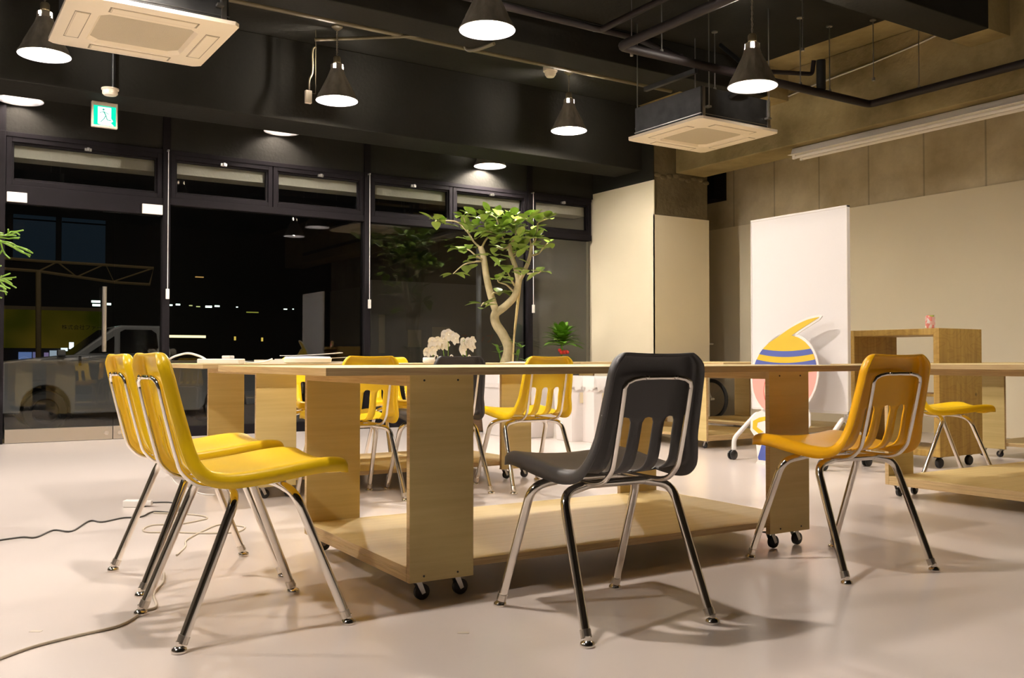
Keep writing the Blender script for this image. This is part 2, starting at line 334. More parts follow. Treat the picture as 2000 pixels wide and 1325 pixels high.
# ------------------------------------------------------------------ chairs
def make_chair(name, label, shell_mat, loc, rz):
    t = thing(name, label, 'chair', loc, rz, None)
    P = [(.236, .420, .172), (.246, .440, .190), (.235, .459, .202), (.19, .466, .208), (.12, .461, .212), (.04, .450, .212), (-.04, .441, .210), (-.10, .438, .206), (-.148, .446, .20), (-.180, .470, .194), (-.198, .508, .188), (-.212, .56, .183), (-.228, .62, .178), (-.243, .68, .173), (-.2535, .723, .170), (-.259, .745, .165), (-.264, .762, .156), (-.269, .773, .144), (-.277, .7785, .134), (-.292, .779, .128)]
    sp = smooth_path([Vector(p) for p in P], 4)
    rows = len(sp); cols = []
    for c in (-.085, 0, .085): cols += [c - .0225, c - .0155, c, c + .0155, c + .0225]
    V = []; ncol = None
    for i, p in enumerate(sp):
        q = sp[min(i + 1, rows - 1)] - sp[max(i - 1, 0)]; tt = Vector((q.x, q.y)).normalized(); n = Vector((-tt.y, tt.x))
        if p.y > .70: n = Vector((-.97, -.22)).normalized()
        if p.x > .20: n = Vector((0, -1))
        hw = p.z; sc = min(1, hw / .15); e = hw * .9
        side = [.1075 * sc + (e - .1075 * sc) * f for f in (.35, .7, 1)]
        xs = [c * sc for c in cols]
        xs = [-x for x in side[::-1]] + xs + side
        row = []
        for x in xs: row.append((x, -.018 * (x / hw) ** 2))
        wr = -.018 * .81
        fl = [(e + hw * .06, wr + .003), (e + hw * .092, wr + .012), (e + hw * .10, wr + .038)]
        dk_ = 1.0
        if p.x > .20: dk_ = min(1, max(0, (p.y - .420) / .040))
        if p.x < -.262: dk_ = max(0, 1 - (-.262 - p.x) / .030)
        fl = [(a_, wr + (b_ - wr) * dk_) for a_, b_ in fl]
        row = [(-a, b) for a, b in fl[::-1]] + row + fl
        kx = 1 - .075 * min(1, max(0, (p.y - .47) / .08)) * (1 if p.x < -.1 else 0)
        V.append([Vector((x * kx, p.x + n.x * dn, p.y + n.y * dn)) for x, dn in row]); ncol = len(row)
    ztop = min(range(rows), key=lambda i: abs(sp[i].y - .585) + (9 if sp[i].x > -.17 else 0)); ybot = min(range(rows), key=lambda i: abs(sp[i].x + .135) + (9 if sp[i].y > .46 else 0))
    lo, hi = ybot, ztop
    for c0 in (6, 11, 16):
        for k, off in ((1, .013), (2, .017), (3, .013)):
            V[hi][c0 + k] = V[hi][c0 + k] + (V[hi + 1][c0 + k] - V[hi][c0 + k]).normalized() * off
            V[lo][c0 + k] = V[lo][c0 + k] + (V[lo - 1][c0 + k] - V[lo][c0 + k]).normalized() * off
    mb = MB(); mb.v = [tuple(v) for r in V for v in r]
    for i in range(rows - 1):
        for j in range(ncol - 1):
            if lo <= i < hi and any(c0 <= j < c0 + 4 for c0 in (6, 11, 16)): continue
            mb.f.append((i * ncol + j, i * ncol + j + 1, (i + 1) * ncol + j + 1, (i + 1) * ncol + j)); mb.m.append(0)
    o = mb.build('seat_shell', shell_mat, t, smooth=60)
    so = o.modifiers.new('solid', 'SOLIDIFY'); so.thickness = .006; so.offset = 0
    # chrome frame
    R_ = .0134
    for sx in (-1, 1):
        for sy in (-1, 1):
            pts = fillet([(sx * .218, sy * .232, .022), (sx * .196, sy * .085 - .01 * (sy < 0) * 0, .388), (sx * .10, sy * .072, .405)], .06)
            lg = MB().tube(pts, R_, 14).build('leg', M['chrome'], t, smooth=50)
            MB().lathe([(.001, .030), (.009, .030), (.009, .018), (.019, .012), (.021, .004), (.019, 0), (.001, 0)], 16, (sx * .2195, sy * .2385, 0)).build('glide', M['chrome'], lg, smooth=50)
            a = Vector(pts[0]); b2 = Vector(pts[1]); u = (b2 - a).normalized()
            MB().tube([a, a + u * .022], R_ + .0018, 14).build('ferrule', M['steel'], lg)
    for sy in (-1, 1):
        MB().tube([(-.101, sy * .072, .405), (.101, sy * .072, .405)], R_ * .95, 12).build('crossbar', M['chrome'], t, smooth=50)
    tops = [(s * x, y, z) for s, x, y, z in ()]
    prof = [(.085, .418), (-.06, .412), (-.155, .418), (-.205, .455), (-.222, .50), (-.243, .58), (-.262, .66), (-.268, .69)]
    left = smooth_path([(-.116, y, z) for y, z in prof], 4)
    path = left + [Vector((-.110, -.272, .703)), Vector((-.090, -.274, .712)), Vector((-.065, -.275, .716)), Vector((0, -.275, .717))]
    path += [Vector((-p.x, p.y, p.z)) for p in path[-2::-1]]
    MB().tube(path, .0078, 10).build('back_brace', M['chrome'], t, smooth=60)
    for x in (-.05, .05): MB().sphere((x, -.284, .717), .0065, 5).build('rivet', M['chrome'], t, smooth=60)
    return t
ychair = make_chair('school_chair', 'yellow chair nearest the camera at the left end of the long table', M['yellow'], (.838, 2.765, 0), -PI / 2 + .02)
bchair = make_chair('school_chair', 'large black chair in the foreground seen from behind', M['black'], (1.762, 2.232, 0), -.05)
ochair = make_chair('school_chair', 'yellow chair with shade coloured in as orange, seen from behind at the right end of the near table', M['orange'], (2.930, 2.292, 0), -.09)
for o in (ychair, bchair, ochair): o['group'] = 'school chairs round the tables'
G = 'school chairs round the tables'
dup(ychair, (.875, 3.43, 0), -PI / 2 + .02, 'second yellow chair from the camera, behind the nearest one at the left end', G)
dup(ychair, (2.045, 4.81, 0), .0, 'yellow chair seen from behind under the far table, left of the black one', G)
dup(bchair, (2.585, 4.80, 0), -.03, 'smaller distant black chair pushed in at the far table', G)
dup(ychair, (3.13, 4.70, 0), -.06, 'yellow chair angled at the right end of the far table, in front of the bins', G)
dup(ychair, (2.42, 6.34, 0), PI, 'yellow chair on the window side of the far table, mostly hidden by leg panels', G)
dup(ychair, (3.13, 6.34, 0), PI, 'yellow chair facing us on the window side of the far table', G)
dup(ychair, (5.65, 3.61, 0), -PI / 2 - .5707 - .0, 'yellow chair in profile in front of the wooden shelf unit', G)

# ------------------------------------------------------------------ plywood tables on castors
def make_table(label, loc, rz, L=1.807, W=.99, TL=2.44, TW=1.22):
    t = thing('plywood_table', label, 'table', loc, rz, 'plywood tables on castors')
    hl, hw = L / 2, W / 2
    def ply_slab(name, x0, y0, z0, x1, y1, z1, m):
        mb = MB(); mb.box(x0, y0, z0, x1, y1, z1)
        # big faces use face veneer, thin faces the layered edge
        ext = (x1 - x0, y1 - y0, z1 - z0); thin = ext.index(min(ext))
        fax = [2, 2, 1, 1, 0, 0]
        mb.m = [0 if fax[i] == thin else 1 for i in range(6)]
        return mb.build(name, [m, M['plyedge']], t, bevel=.0015)
    ply_slab('tabletop', -TL / 2, -TW / 2, .718, TL / 2, TW / 2, .742, M['ply'])
    ply_slab('base_shelf', -hl, -hw + .024, .091, hl, hw - .024, .115, M['ply'])
    for sx in (-1, 1):
        ply_slab('side_rail', sx * hl - (.1 if sx > 0 else 0), -hw + .024, .067, sx * hl + (.1 if sx < 0 else 0), hw - .024, .0905, M['ply'])
        x0 = sx * hl - (.04 if sx > 0 else 0)
        ply_slab('apron', x0, -hw + .024, .682, x0 + .04, hw - .024, .7175, M['ply'])
        for sy in (-1, 1):
            px0 = -hl if sx < 0 else hl - .228; py0 = -hw if sy < 0 else hw - .023
            ply_slab('leg_panel', px0, py0, .067, px0 + .228, py0 + .023, .7175, M['plyv'])
            for k in (0, 1):
                cx = px0 + .045 + k * .138; cy = sy * (hw - .045)
                c = MB(); c.box(cx - .02, cy - .025, .062, cx + .02, cy + .025, .0665)
                for s in (-1, 1): c.add([(cx - .008, cy + s * .014, .062), (cx + .012, cy + s * .014, .062), (cx + .026, cy + s * .014, .025), (cx + .014, cy + s * .014, .020), (cx - .008, cy + s * .016, .062), (cx + .012, cy + s * .016, .062), (cx + .026, cy + s * .016, .025), (cx + .014, cy + s * .016, .020)], [(0, 1, 2, 3), (7, 6, 5, 4), (0, 4, 5, 1), (1, 5, 6, 2), (2, 6, 7, 3), (3, 7, 4, 0)])
                co = c.build('castor', M['zinc'], t)
                MB().lathe([(.001, -.011), (.020, -.011), (.0255, -.007), (.0255, .007), (.020, .011), (.001, .011)], 20, (cx + .019, cy, .0262), 'y').build('wheel', M['rubber'], co, smooth=40)
    sc = MB()
    for sx in (-1, 1):
        for sy in (-1, 1):
            for k in (.05, .17):
                x = sx * (hl - k); 
                for z in (.085, .70): sc.lathe([(.0005, -.0015), (.0035, -.0015), (.0035, 0)], 8, (x, sy * hw, z), 'y')
    sc.build('screws', M['rubber'], t)
    return t
a = math.radians(-1.5)
table = make_table('near long plywood table whose tabletop crosses the middle of the photo', (2.236, 3.109, 0), a)
dup(table, (2.50, 5.545, 0), 0, 'plywood table behind the near one, carrying papers and white orchids')
dup(table, (5.515, 2.80, 0), 0, 'plywood table running out of the frame at the right edge')
dup(table, (6.23, 6.74, 0), PI / 2, 'plywood table in front of the cream column, behind the cutout figure')
dup(table, (7.65, 6.90, 0), PI / 2, 'plywood table along the right wall near the column, mostly hidden')
dup(table, (7.66, 3.38, 0), PI / 2, 'plywood table along the right wall behind the wooden shelf unit')

# ------------------------------------------------------------------ pendant lamps
def make_lamp(label, loc, cord, bulb=None, bz_=.07):
    bulb = bulb or M['bulb']
    t = thing('pendant_lamp', label, 'lamp', loc, 0, 'cone pendant lamps')
    fl = lambda a, h: 1 + (.03 * math.cos(14 * a + (PI if int(h / .05) % 2 else 0)) if .012 < h < .27 else 0)
    prof = [(.200, 0), (.203, .004), (.200, .010)] + [(.196 - .5 * (h - .012) + .0 * h, h) for h in (.02, .05, .10, .15, .20, .25)] + [(.066, .285), (.062, .292), (.060, .335), (.040, .348)]
    nseg = 56
    hole = lambda i, k: prof[i][1] >= .290 and prof[i + 1][1] <= .336 and (k % 14) in (5, 6, 7, 8)
    MB().lathe(prof, nseg, skip=hole, fl=fl).build('shade', M['shade'], t, smooth=25)
    prof2 = [(.200, .0), (.196, .003)] + [(.192 - .5 * (h - .012), h) for h in (.02, .05, .10, .15, .20, .25)] + [(.063, .285)]
    MB().lathe(prof2, nseg, fl=fl).build('reflector', M['reflector'], t, smooth=25)
    MB().lathe([(.001, .346), (.036, .346), (.036, .40), (.028, .412), (.001, .412)], 20).build('socket', M['conduit'], t, smooth=40)
    MB().sphere((0, 0, bz_), .042, 8, (1, 1, 1.3)).lathe([(.018, bz_ + .045), (.018, .346)], 12).build('bulb', bulb, t, smooth=60)
    pts = []; H = cord; n = 28
    for i in range(n + 1):
        z = .412 + (H - .412) * i / n; pts.append((.006 * math.cos(i * 1.4), .006 * math.sin(i * 1.4), z))
    MB().tube(pts, .0045, 6).tube([(-p[0], -p[1], p[2]) for p in pts], .0035, 6).build('cord', M['shade'], t)
    MB().lathe([(.001, H - .045), (.02, H - .04), (.055, H - .012), (.055, H), (.001, H)], 20).build('ceiling_plate', M['conduit'], t, smooth=40)
    t.scale = (.95, .95, 1)
    return t
LZ = 3.84
lamps = [((3.29, 8.08, 3.145), 'left one of two cone lamps hanging in the gap between the dark beams'),
         ((5.89, 8.02, 3.20), 'right one of two cone lamps hanging in the gap between the dark beams'),
         ((.86, 8.02, 3.12), 'cone lamp at the top left corner beside the big air conditioner'),
         ((3.28, 5.40, 3.00), 'cone lamp cut off by the top edge near the middle'),
         ((5.48, 5.06, 2.88), 'cone lamp in front of the right air conditioner, hung low from a long cord'),
         ((.82, 9.42, 3.09), 'rim of a cone lamp half hidden by the beam at the far left edge'),
         ((3.24, 9.42, 3.13), 'rim of a cone lamp half hidden by the beam above the window middle'),
         ((5.76, 9.42, 3.05), 'rim of a cone lamp half hidden by the beam above the tree'),
         ]
l0 = None
def place_lamp(p, lab):
    return make_lamp(lab, p, LZ - p[2], M['bulb_weak'] if p[1] > 9 and p[0] < 5 else None, .165 if p[1] > 9 or p[1] < 5.2 else .07)
for p, lab in lamps: place_lamp(p, lab)
# lamps of the same grid beyond the left and top edge of the frame: they light the room
off = make_lamp('cone lamp of the same row beyond the left edge of the photo', (.80, 2.45, 3.05), .79)
for p in ((.80, 5.40, 3.05), (-1.75, 5.40, 3.05), (-1.75, 8.02, 3.05), (-1.75, 2.45, 3.05)): dup(off, p)
make_lamp('cone lamp of the same grid beyond the right edge of the photo', (6.0, 2.55, 3.05), .79, M['bulb_half'])

# ------------------------------------------------------------------ cassette air conditioners
def make_ac(label, loc):
    t = thing('air_conditioner', label, 'air conditioner', loc, 0, 'ceiling cassette air conditioners')
    mb = MB(); h = .475
    ring = [(.475, 0.012), (.475, .03)]
    def sq(r, z, c=.03): return [(-r + c, -r, z), (r - c, -r, z), (r, -r + c, z), (r, r - c, z), (r - c, r, z), (-r + c, r, z), (-r, r - c, z), (-r, -r + c, z)]
    L = [sq(.475, .035), sq(.475, .012), sq(.445, 0), sq(.285, 0, .05), sq(.262, .022, .06)]
    vs = [p for r in L for p in r]; fs = [(i * 8 + k, i * 8 + (k + 1) % 8, (i + 1) * 8 + (k + 1) % 8, (i + 1) * 8 + k) for i in range(4) for k in range(8)]
    mb.add(vs, fs); mb.add(sq(.475, .035), [tuple(range(8))]); mb.build('panel', M['acwhite'], t, smooth=25)
    g = MB(); g.add(sq(.27, .018, .06), [tuple(range(8))])
    g.build('grille', M['acgrille'], t)
    for k in range(4):
        l = MB(); l.box(-.235, -.405, -.004, .235, -.335, .001)
        l.v = [tuple(Matrix.Rotation(k * PI / 2, 3, 'Z') @ Vector(v)) for v in l.v]
        lo = l.build('louver', M['acwhite'], t, bevel=.003)
        s = MB(); s.box(-.25, -.332, -.0012, .25, -.328, .0006); s.box(-.25, -.414, -.0012, .25, -.410, .0006); s.box(-.250, -.414, -.0012, -.240, -.328, .0004); s.box(.240, -.414, -.0012, .250, -.328, .0004)
        s.v = [tuple(Matrix.Rotation(k * PI / 2, 3, 'Z') @ Vector(v)) for v in s.v]
        s.build('slot', mat('louver_gap', (.30, .25, .18), .6) if 'gap' not in M else M['gap'], lo)
    b = MB(); b.box(-.42, -.42, .036, .42, .42, .30); b.build('body', M['galv'], t, bevel=.006)
    tr = MB()
    for s in (-1, 1):
        tr.box(-.425, s * .421 - .002, .07, .425, s * .421 + .002, .076); tr.box(s * .421 - .002, -.425, .07, s * .421 + .002, .425, .076)
        for q in (-1, 1): tr.box(q * .39 - .015, s * .424 - .004, .04, q * .39 + .015, s * .424 + .004, .30)
    tr.build('body_strap', M['zinc'], t)
    for sx in (-1, 1):
        for sy in (-1, 1):
            br = MB().tube([(sx * .36, sy * .455, .14), (sx * .36, sy * .455, 3.84 - loc[2])], .005, 8); br.box(sx * .36 - .02, sy * .42 - (0 if sy > 0 else .045), .12, sx * .36 + .02, sy * .42 + (.045 if sy > 0 else 0), .135)
            br.build('hanger_rod', M['zinc'], t)
    return t
ac1 = make_ac('large white cassette air conditioner hanging at the top left of the photo', (1.20, 6.12, 2.78))
ac2 = make_ac('white cassette air conditioner in front of the bare concrete column top', (5.935, 6.08, 2.745))
MB().box(-.16, -.08, .54, -.12, .60, .58).build('support', M['galv'], ac2)

# ------------------------------------------------------------------ pipes and ceiling details
def pipe(name, label, cat, pts, r, m, rf=.06, group=None):
    o = MB().tube(fillet(pts, rf), r, 12).build(name, m, smooth=50); return tag(o, label, cat, group)
GP = 'pipes under the ceiling'
pipe('ceiling_pipe', 'thick dark pipe turning a corner beside the bare concrete beam', 'pipe', [(4.62, 2.2, 3.2), (4.62, 5.62, 3.2), (7.68, 5.62, 3.2), (7.68, -1.5, 3.2)], .036, M['pipe'], .06, GP)
pipe('ceiling_pipe', 'dark pipe bending back towards the camera right of the middle lamp', 'pipe', [(2.2, 5.86, 3.40), (4.62, 5.86, 3.40), (4.62, 2.2, 3.44)], .026, M['pipe'], .06, GP)
pipe('ceiling_pipe', 'dark pipe dropping at a slant into the thick horizontal pipe', 'pipe', [(3.4, 6.30, 3.60), (5.36, 6.30, 3.60), (5.28, 5.64, 3.235)], .028, M['pipe'], .05, GP)
pipe('ceiling_pipe', 'short black stub with riser standing on the thick pipe', 'pipe', [(6.2, 6.05, 3.40), (6.98, 5.72, 3.40), (6.98, 5.70, 3.52)], .02, M['pipe'], .03, GP)
pipe('ceiling_pipe', 'thick black vertical riser on the corner pipe', 'pipe', [(6.98, 5.62, 3.235), (6.98, 5.62, 3.50)], .042, M['rubber'], .03, GP)
pipe('drain_pipe', 'black elbow drain pipe beside the right air conditioner', 'pipe', [(6.37, 6.25, 2.93), (6.56, 6.25, 2.93), (6.56, 6.25, 3.20)], .03, M['rubber'], .04, GP)
MB().tube(smooth_path([(-.085, -.42, .255), (-.035, -.58, .355), (.215, -.33, .555), (.565, .02, .755), (.665, .42, 1.075)]), .022, 10).build('refrigerant_line', M['rubber'], ac2, smooth=50)
pts = [on(0, 7.80, x, y) for x, y in ((1540, 188), (1600, 162), (1700, 125), (1812, 78), (1880, 42))] + [on(0, 7.80, 1960, -20)]
pipe('electrical_conduit', 'thin grey conduit sweeping up along the bare concrete beam', 'pipe', [Vector((7.80, p.y, p.z)) for p in pts], .011, M['zinc'], .2, GP)
pipe('electrical_conduit', 'old painted conduit linking the ceiling plates of the two lamps between the beams', 'pipe', [(-2, 7.86, 3.80), (7.2, 7.86, 3.80)], .026, M['conduit'], .1, GP)
pts = [(3.1, 8.15, 3.70), (3.5, 8.05, 3.76), (4.0, 7.7, 3.78), (4.1, 7.2, 3.72), (4.12, 7.12, 3.5), (4.2, 6.8, 3.48)]
pipe('flexible_conduit', 'bent flexible conduit crossing from the left lamp over the beam', 'pipe', smooth_path(pts), .016, M['conduit'], .02, GP)
pts = [(3.36, 8.10, 3.72), (3.18, 8.10, 3.70), (3.13, 8.10, 3.60), (3.12, 8.10, 3.40), (3.09, 8.10, 3.30), (3.12, 8.12, 3.2)]
o = thing('switch_box', 'cream junction box and cable hanging beside the left lamp between the beams', 'switch box', (3.13, 8.28, 3.14)); 
MB().tube(smooth_path([(.03, 0, .54), (0, 0, .5), (0, 0, .3), (-.03, 0, .22), (-.03, 0, .1)]), .009, 8).build('cable', M['conduit'], o, smooth=60)
MB().box(-.07, -.02, 0, -.01, .02, .12).build('case', M['acwhite'], o, bevel=.005)
MB().tube([(.03, 0, .1), (.03, 0, .70)], .003, 6).tube([(-.03, 0, .1), (.03, 0, .1)], .003, 6).build('rod', M['conduit'], o)
rods = [((1371, 30), 3.3, (5.12, 5.62)), ((1415, 5), 3.2, (5.45, 5.62)), ((1508, 45), 3.5, None), ((1558, 35), 3.5, None), ((1613, 40), 3.2, None)]
for i, (x, y, z0) in enumerate([(5.1, 6.05, 3.34), (5.05, 5.62, 3.24), (6.32, 6.3, 3.3), (6.7, 5.62, 3.24), (6.35, 5.3, 3.4), (7.1, 5.62, 3.24), (7.30, 5.3, 3.3), (7.68, 5.1, 3.24), (3.1, 5.86, 3.43)]):
    t = thing('hanger_rod', 'thin threaded rod hanging from the dark ceiling among the pipes', 'rod', (x, y, z0), 0, 'threaded rods under the ceiling')
    MB().tube([(0, 0, 0), (0, 0, 3.84 - z0)], .005, 6).build('rod', M['zinc'], t)
    MB().lathe([(.001, -.02), (.014, -.015), (.014, .012), (.001, .014)], 8).build('nut', M['zinc'], t)
    MB().lathe([(.001, 3.832 - z0), (.03, 3.832 - z0), (.03, 3.84 - z0)], 12).build('rose', M['zinc'], t)
t = thing('smoke_detector', 'round cream detector on the ceiling beside the right lamp between the beams', 'detector', (5.62, 7.98, 3.72))
MB().lathe([(.001, 0), (.04, .004), (.058, .03), (.062, .06), (.075, .062), (.075, .12)], 24).build('cover', M['acwhite'], t, smooth=40)
t = thing('smoke_detector', 'round cream detector under the front beam, just above the exit sign', 'detector', tuple(on(2, 3.0, 215, 187).xy) + (3.0,))
MB().lathe([(.001, 0), (.05, .003), (.062, .015), (.062, .045), (.07, .047), (.07, .06)], 24).build('cover', M['acwhite'], t, smooth=40)
p = on(1, 8.64, 221, 180)
pipe('electrical_conduit', 'dark vertical conduit on the front of the beam above the exit sign', 'pipe', [(p.x, 8.635, 3.06), (p.x, 8.635, 3.84)], .017, M['rubber'], .02, GP)
# emergency exit sign
p = on(1, 8.95, 204, 223)
t = thing('exit_sign', 'green and white lit emergency exit sign with running figure hung under the beam', 'exit sign', (p.x, 8.95, 2.83))
MB().box(-.108, -.02, 0, .108, .02, .228).build('case', M['acwhite'], t, bevel=.006)
MB().box(-.02, -.015, .228, .02, .015, .23).build('mount', M['acwhite'], t)
MB().box(-.092, -.0225, .018, .092, -.0205, .19).build('lit_panel', emit('sign_green', (.005, .75, .45), 1.1), t)
def flat(mb, poly, y): return mb.prism(poly, lambda u, v, w: (u, w, v), y, y + .001)
ob = MB(); flat(ob, [(-.058, .028), (-.058, .180), (.052, .180), (.052, .085), (.068, .062), (.05, .045), (.075, .02), (-.03, .02)], -.0240); ob.build('lit_doorway', emit('sign_white', (.9, 1, .97), 1.6), t)
fg = MB(); fg.lathe([(.0005, 0), (.009, 0), (.009, .001)], 12, (-.012, -.0255, .158), 'y')
for a_, b_, r in (((-.012, .142), (.008, .108), .0085), ((-.012, .14), (-.045, .125), .005), ((-.005, .138), (.032, .12), .005), ((.008, .108), (-.008, .075), .007), ((-.008, .075), (-.035, .045), .006), ((.008, .105), (.02, .068), .007), ((.02, .068), (.052, .066), .006)):
    fg.tube([(a_[0], -.0250, a_[1]), (b_[0], -.0250, b_[1])], r * .55, 6)
fg.build('running_figure', emit('sign_green2', (.02, .50, .33), .8), t)
# fluorescent fitting, switched off
t = thing('fluorescent_fitting', 'long unlit white twin tube light fitting under the bare concrete beam', 'light fitting', (7.98, 5.45, 2.915))
MB().prism([(-.035, .11), (-.06, .05), (-.11, .035), (-.11, .03), (.11, .03), (.11, .035), (.06, .05), (.035, .11)], lambda u, v, w: (u, w, v), -1.33, 1.33).build('reflector', M['white'], t, bevel=.003)
for s in (-1, 1):
    MB().lathe([(.001, -1.26), (.0155, -1.26), (.0155, 1.26), (.001, 1.26)], 16, (s * .06, 0, .005), 'y').build('tube', M['white'], t, smooth=40)
    MB().box(s * .06 - .014, 1.262, -.012, s * .06 + .014, 1.30, .03).box(s * .06 - .014, -1.30, -.012, s * .06 + .014, -1.262, .03).build('lamp_holder', M['white'], t, bevel=.003)

# ------------------------------------------------------------------ rolling whiteboard
t = thing('whiteboard', 'tall white rolling whiteboard on arched legs with castors', 'whiteboard', (5.56, 4.70, 0))
MB().box(-.012, -.44, .40, .012, .44, 1.84).build('board', M['board'], t)
f = MB()
for y0, z0, y1, z1 in ((-.45, .38, -.44, 1.855), (.44, .38, .45, 1.855), (-.45, .38, .45, .40), (-.45, 1.84, .45, 1.855)): f.box(-.016, y0, z0, .016, y1, z1)
f.build('frame', M['whitesteel'], t, bevel=.002)
MB().tube(fillet([(.05, -.40, .09), (.05, -.40, .30), (.05, -.34, .56), (.05, .34, .56), (.05, .40, .30), (.05, .40, .09)], .08), .016, 10).build('rear_arch', M['whitesteel'], t, smooth=50)
for sy in (-1, 1):
    MB().tube(fillet([(-.24, sy * .42, .075), (-.24, sy * .42, .16), (-.02, sy * .40, .34), (.02, sy * .40, .34), (.24, sy * .42, .16), (.24, sy * .42, .075)], .05), .018, 10).build('leg', M['whitesteel'], t, smooth=50)
    for sx in (-1, 1):
        c = MB().tube([(sx * .24, sy * .42, .05), (sx * .24, sy * .42, .085)], .012, 8).build('castor', M['rubber'], t)
        w = MB()
        for q in (-.014, .014): w.lathe([(.001, -.009), (.03, -.009), (.037, -.004), (.037, .004), (.03, .009), (.001, .009)], 20, (sx * .24 - .015, sy * .42 + q, .038), 'y')
        w.build('wheel', M['rubber'], c, smooth=40)
# ------------------------------------------------------------------ striped cut-out board leaning on the whiteboard
t = thing('display_cutout', 'painted cutout display board with yellow and blue stripes leaning on the whiteboard', 'display board', (5.26, 4.67, 0))
t.rotation_euler = (0, math.radians(9), 0); t.scale = (.94, .94, .94)
def plate(mb, poly, x0, x1): return mb.prism(poly, lambda u, v, w: (w, u, v), x0, x1)
cz, R0 = .70, .315
def circ(r, a0, a1, n=40, c=(0, cz)): return [(c[0] + r * math.cos(a0 + (a1 - a0) * k / n), c[1] + r * math.sin(a0 + (a1 - a0) * k / n)) for k in range(n + 1)]
# outline: u = world Y (left in the photo is +Y)
def outline(g):
    o = []
    o += circ(R0 + g, -.40 * PI, .44 * PI)[::1] if False else []
    right = circ(R0 + g, -.42 * PI, .0, 14)
    return o
def head(r, n=48):
    pts = []
    for k in range(n + 1):   # from right-bottom round over the left side; the curl leaves the dome at its top
        a_ = PI * (1.5 + .12) + (2 * PI - .24 * PI) * k / n - 0
        pts.append((r * math.cos(a_), cz + r * math.sin(a_)))
    return pts
def curl(g):   # sickle-shaped tip, pointing to the right in the photo (-Y)
    up = smooth_path([(.20, .93, 0), (.10, 1.00, 0), (-.03, 1.075, 0), (-.17, 1.13, 0), (-.285, 1.15, 0)], 5); dn = smooth_path([(-.285, 1.145, 0), (-.17, 1.085, 0), (-.07, 1.03, 0), (-.01, .985, 0), (.0, .90, 0)], 5)
    pts = [(p.x, p.y) for p in up] + [(p.x, p.y) for p in dn]
    if g:
        cxm, czm = -.05, 1.05; out = []
        for (u, v) in pts:
            out.append((u, v))
        pts = [(p.x, p.y + g) for p in up] + [(-.285 - g * 1.5, 1.155)] + [(p.x - g * .3, p.y - g) for p in dn]
    return pts
wb = MB(); plate(wb, circ(R0 + .018, 0, 2 * PI)[:-1], 0, .008); plate(wb, curl(.018), 0, .0079)
low = [(.24, .395), (.285, .34), (.28, .26), (.22, .20), (.17, .03), (.19, .0), (-.19, 0), (-.17, .03), (-.19, .19), (-.25, .25), (-.30, .33), (-.29, .41), (-.26, .46), (.1, .46)]
plate(wb, low, 0, .0078); wb.build('panel', M['whitesteel'], t)
CY_, CB_, CP_, CR_, CK_ = mat('yellow_print', (.68, .46, .012), .5), mat('blue_print', (.07, .10, .36), .5), mat('pink_print', (.80, .36, .30), .5), mat('red_print', (.62, .06, .05), .5), mat('peach_print', (.82, .60, .42), .5)
q = MB(); plate(q, circ(R0, 0, 2 * PI)[:-1], -.0012, 0)
q.build('pink_disc', CP_, t)
def dome(z, sag, r=R0):
    out = []; hw_ = math.sqrt(max(0, r * r - (z - cz) ** 2)); n = 16
    for k in range(n + 1):
        u = -hw_ + 2 * hw_ * k / n; out.append((u, z - sag * (1 - (u / hw_) ** 2)))
    return out
def band(z0, z1, sag0, sag1):
    a_ = dome(z0, sag0); b_ = dome(z1, sag1)
    e = []
    n = 6; t0 = math.asin((z0 - cz) / R0); t1 = math.asin((z1 - cz) / R0)
    for k in range(1, n): tt = t0 + (t1 - t0) * k / n; e.append((R0 * math.cos(tt), cz + R0 * math.sin(tt)))
    return a_ + e + b_[::-1] + [(-u, v) for u, v in e[::-1]]
for pl_, n_ in ((band(.74, 1.011, .03, 0), 'yellow_dome'), (curl(0), 'yellow_curl')): q = MB(); plate(q, pl_, -.0028 if n_ == 'yellow_curl' else -.0024, -.0012); q.build(n_, CY_, t)
q = MB(); plate(q, [(.20, .36), (.26, .33), (.255, .27), (.19, .235), (.14, .25), (.215, .285), (.21, .32), (.12, .345), (.12, .375)], -.0024, 0); q.build('yellow_ring', CY_, t); q = MB()
plate(q, [(-.20, .40), (-.26, .40), (-.27, .33), (-.21, .25), (-.17, .28)], -.0024, 0)
q.build('yellow_print', CY_, t)
for bd_ in (band(.785, .825, .032, .028), band(.868, .908, .024, .018)): q = MB(); plate(q, bd_, -.0036, -.0024); q.build('blue_stripe', CB_, t)
q = MB(); plate(q, [(.14, .17), (.17, .05), (.16, .03), (-.16, .03), (-.15, .17)], -.0024, 0); q.build('blue_boots', CB_, t)
q = MB(); plate(q, circ(.205, 0, 2 * PI, 40, (-.02, .60))[:-1], -.0020, -.0012); q.build('red_arc', CR_, t)
q = MB(); plate(q, circ(.197, 0, 2 * PI, 40, (-.02, .60))[:-1], -.0026, -.0018); q.build('peach_disc', CK_, t)
q = MB(); plate(q, circ(.12, 0, 2 * PI, 40, (-.02, .60))[:-1], -.0032, -.0024); q.build('white_disc', M['whitesteel'], t)
q = MB()
for u in (.14, -.02, -.17): q.box(-.0032, u - .018, .672, -.0020, u + .018, .692)
q.build('white_marks', M['whitesteel'], t)

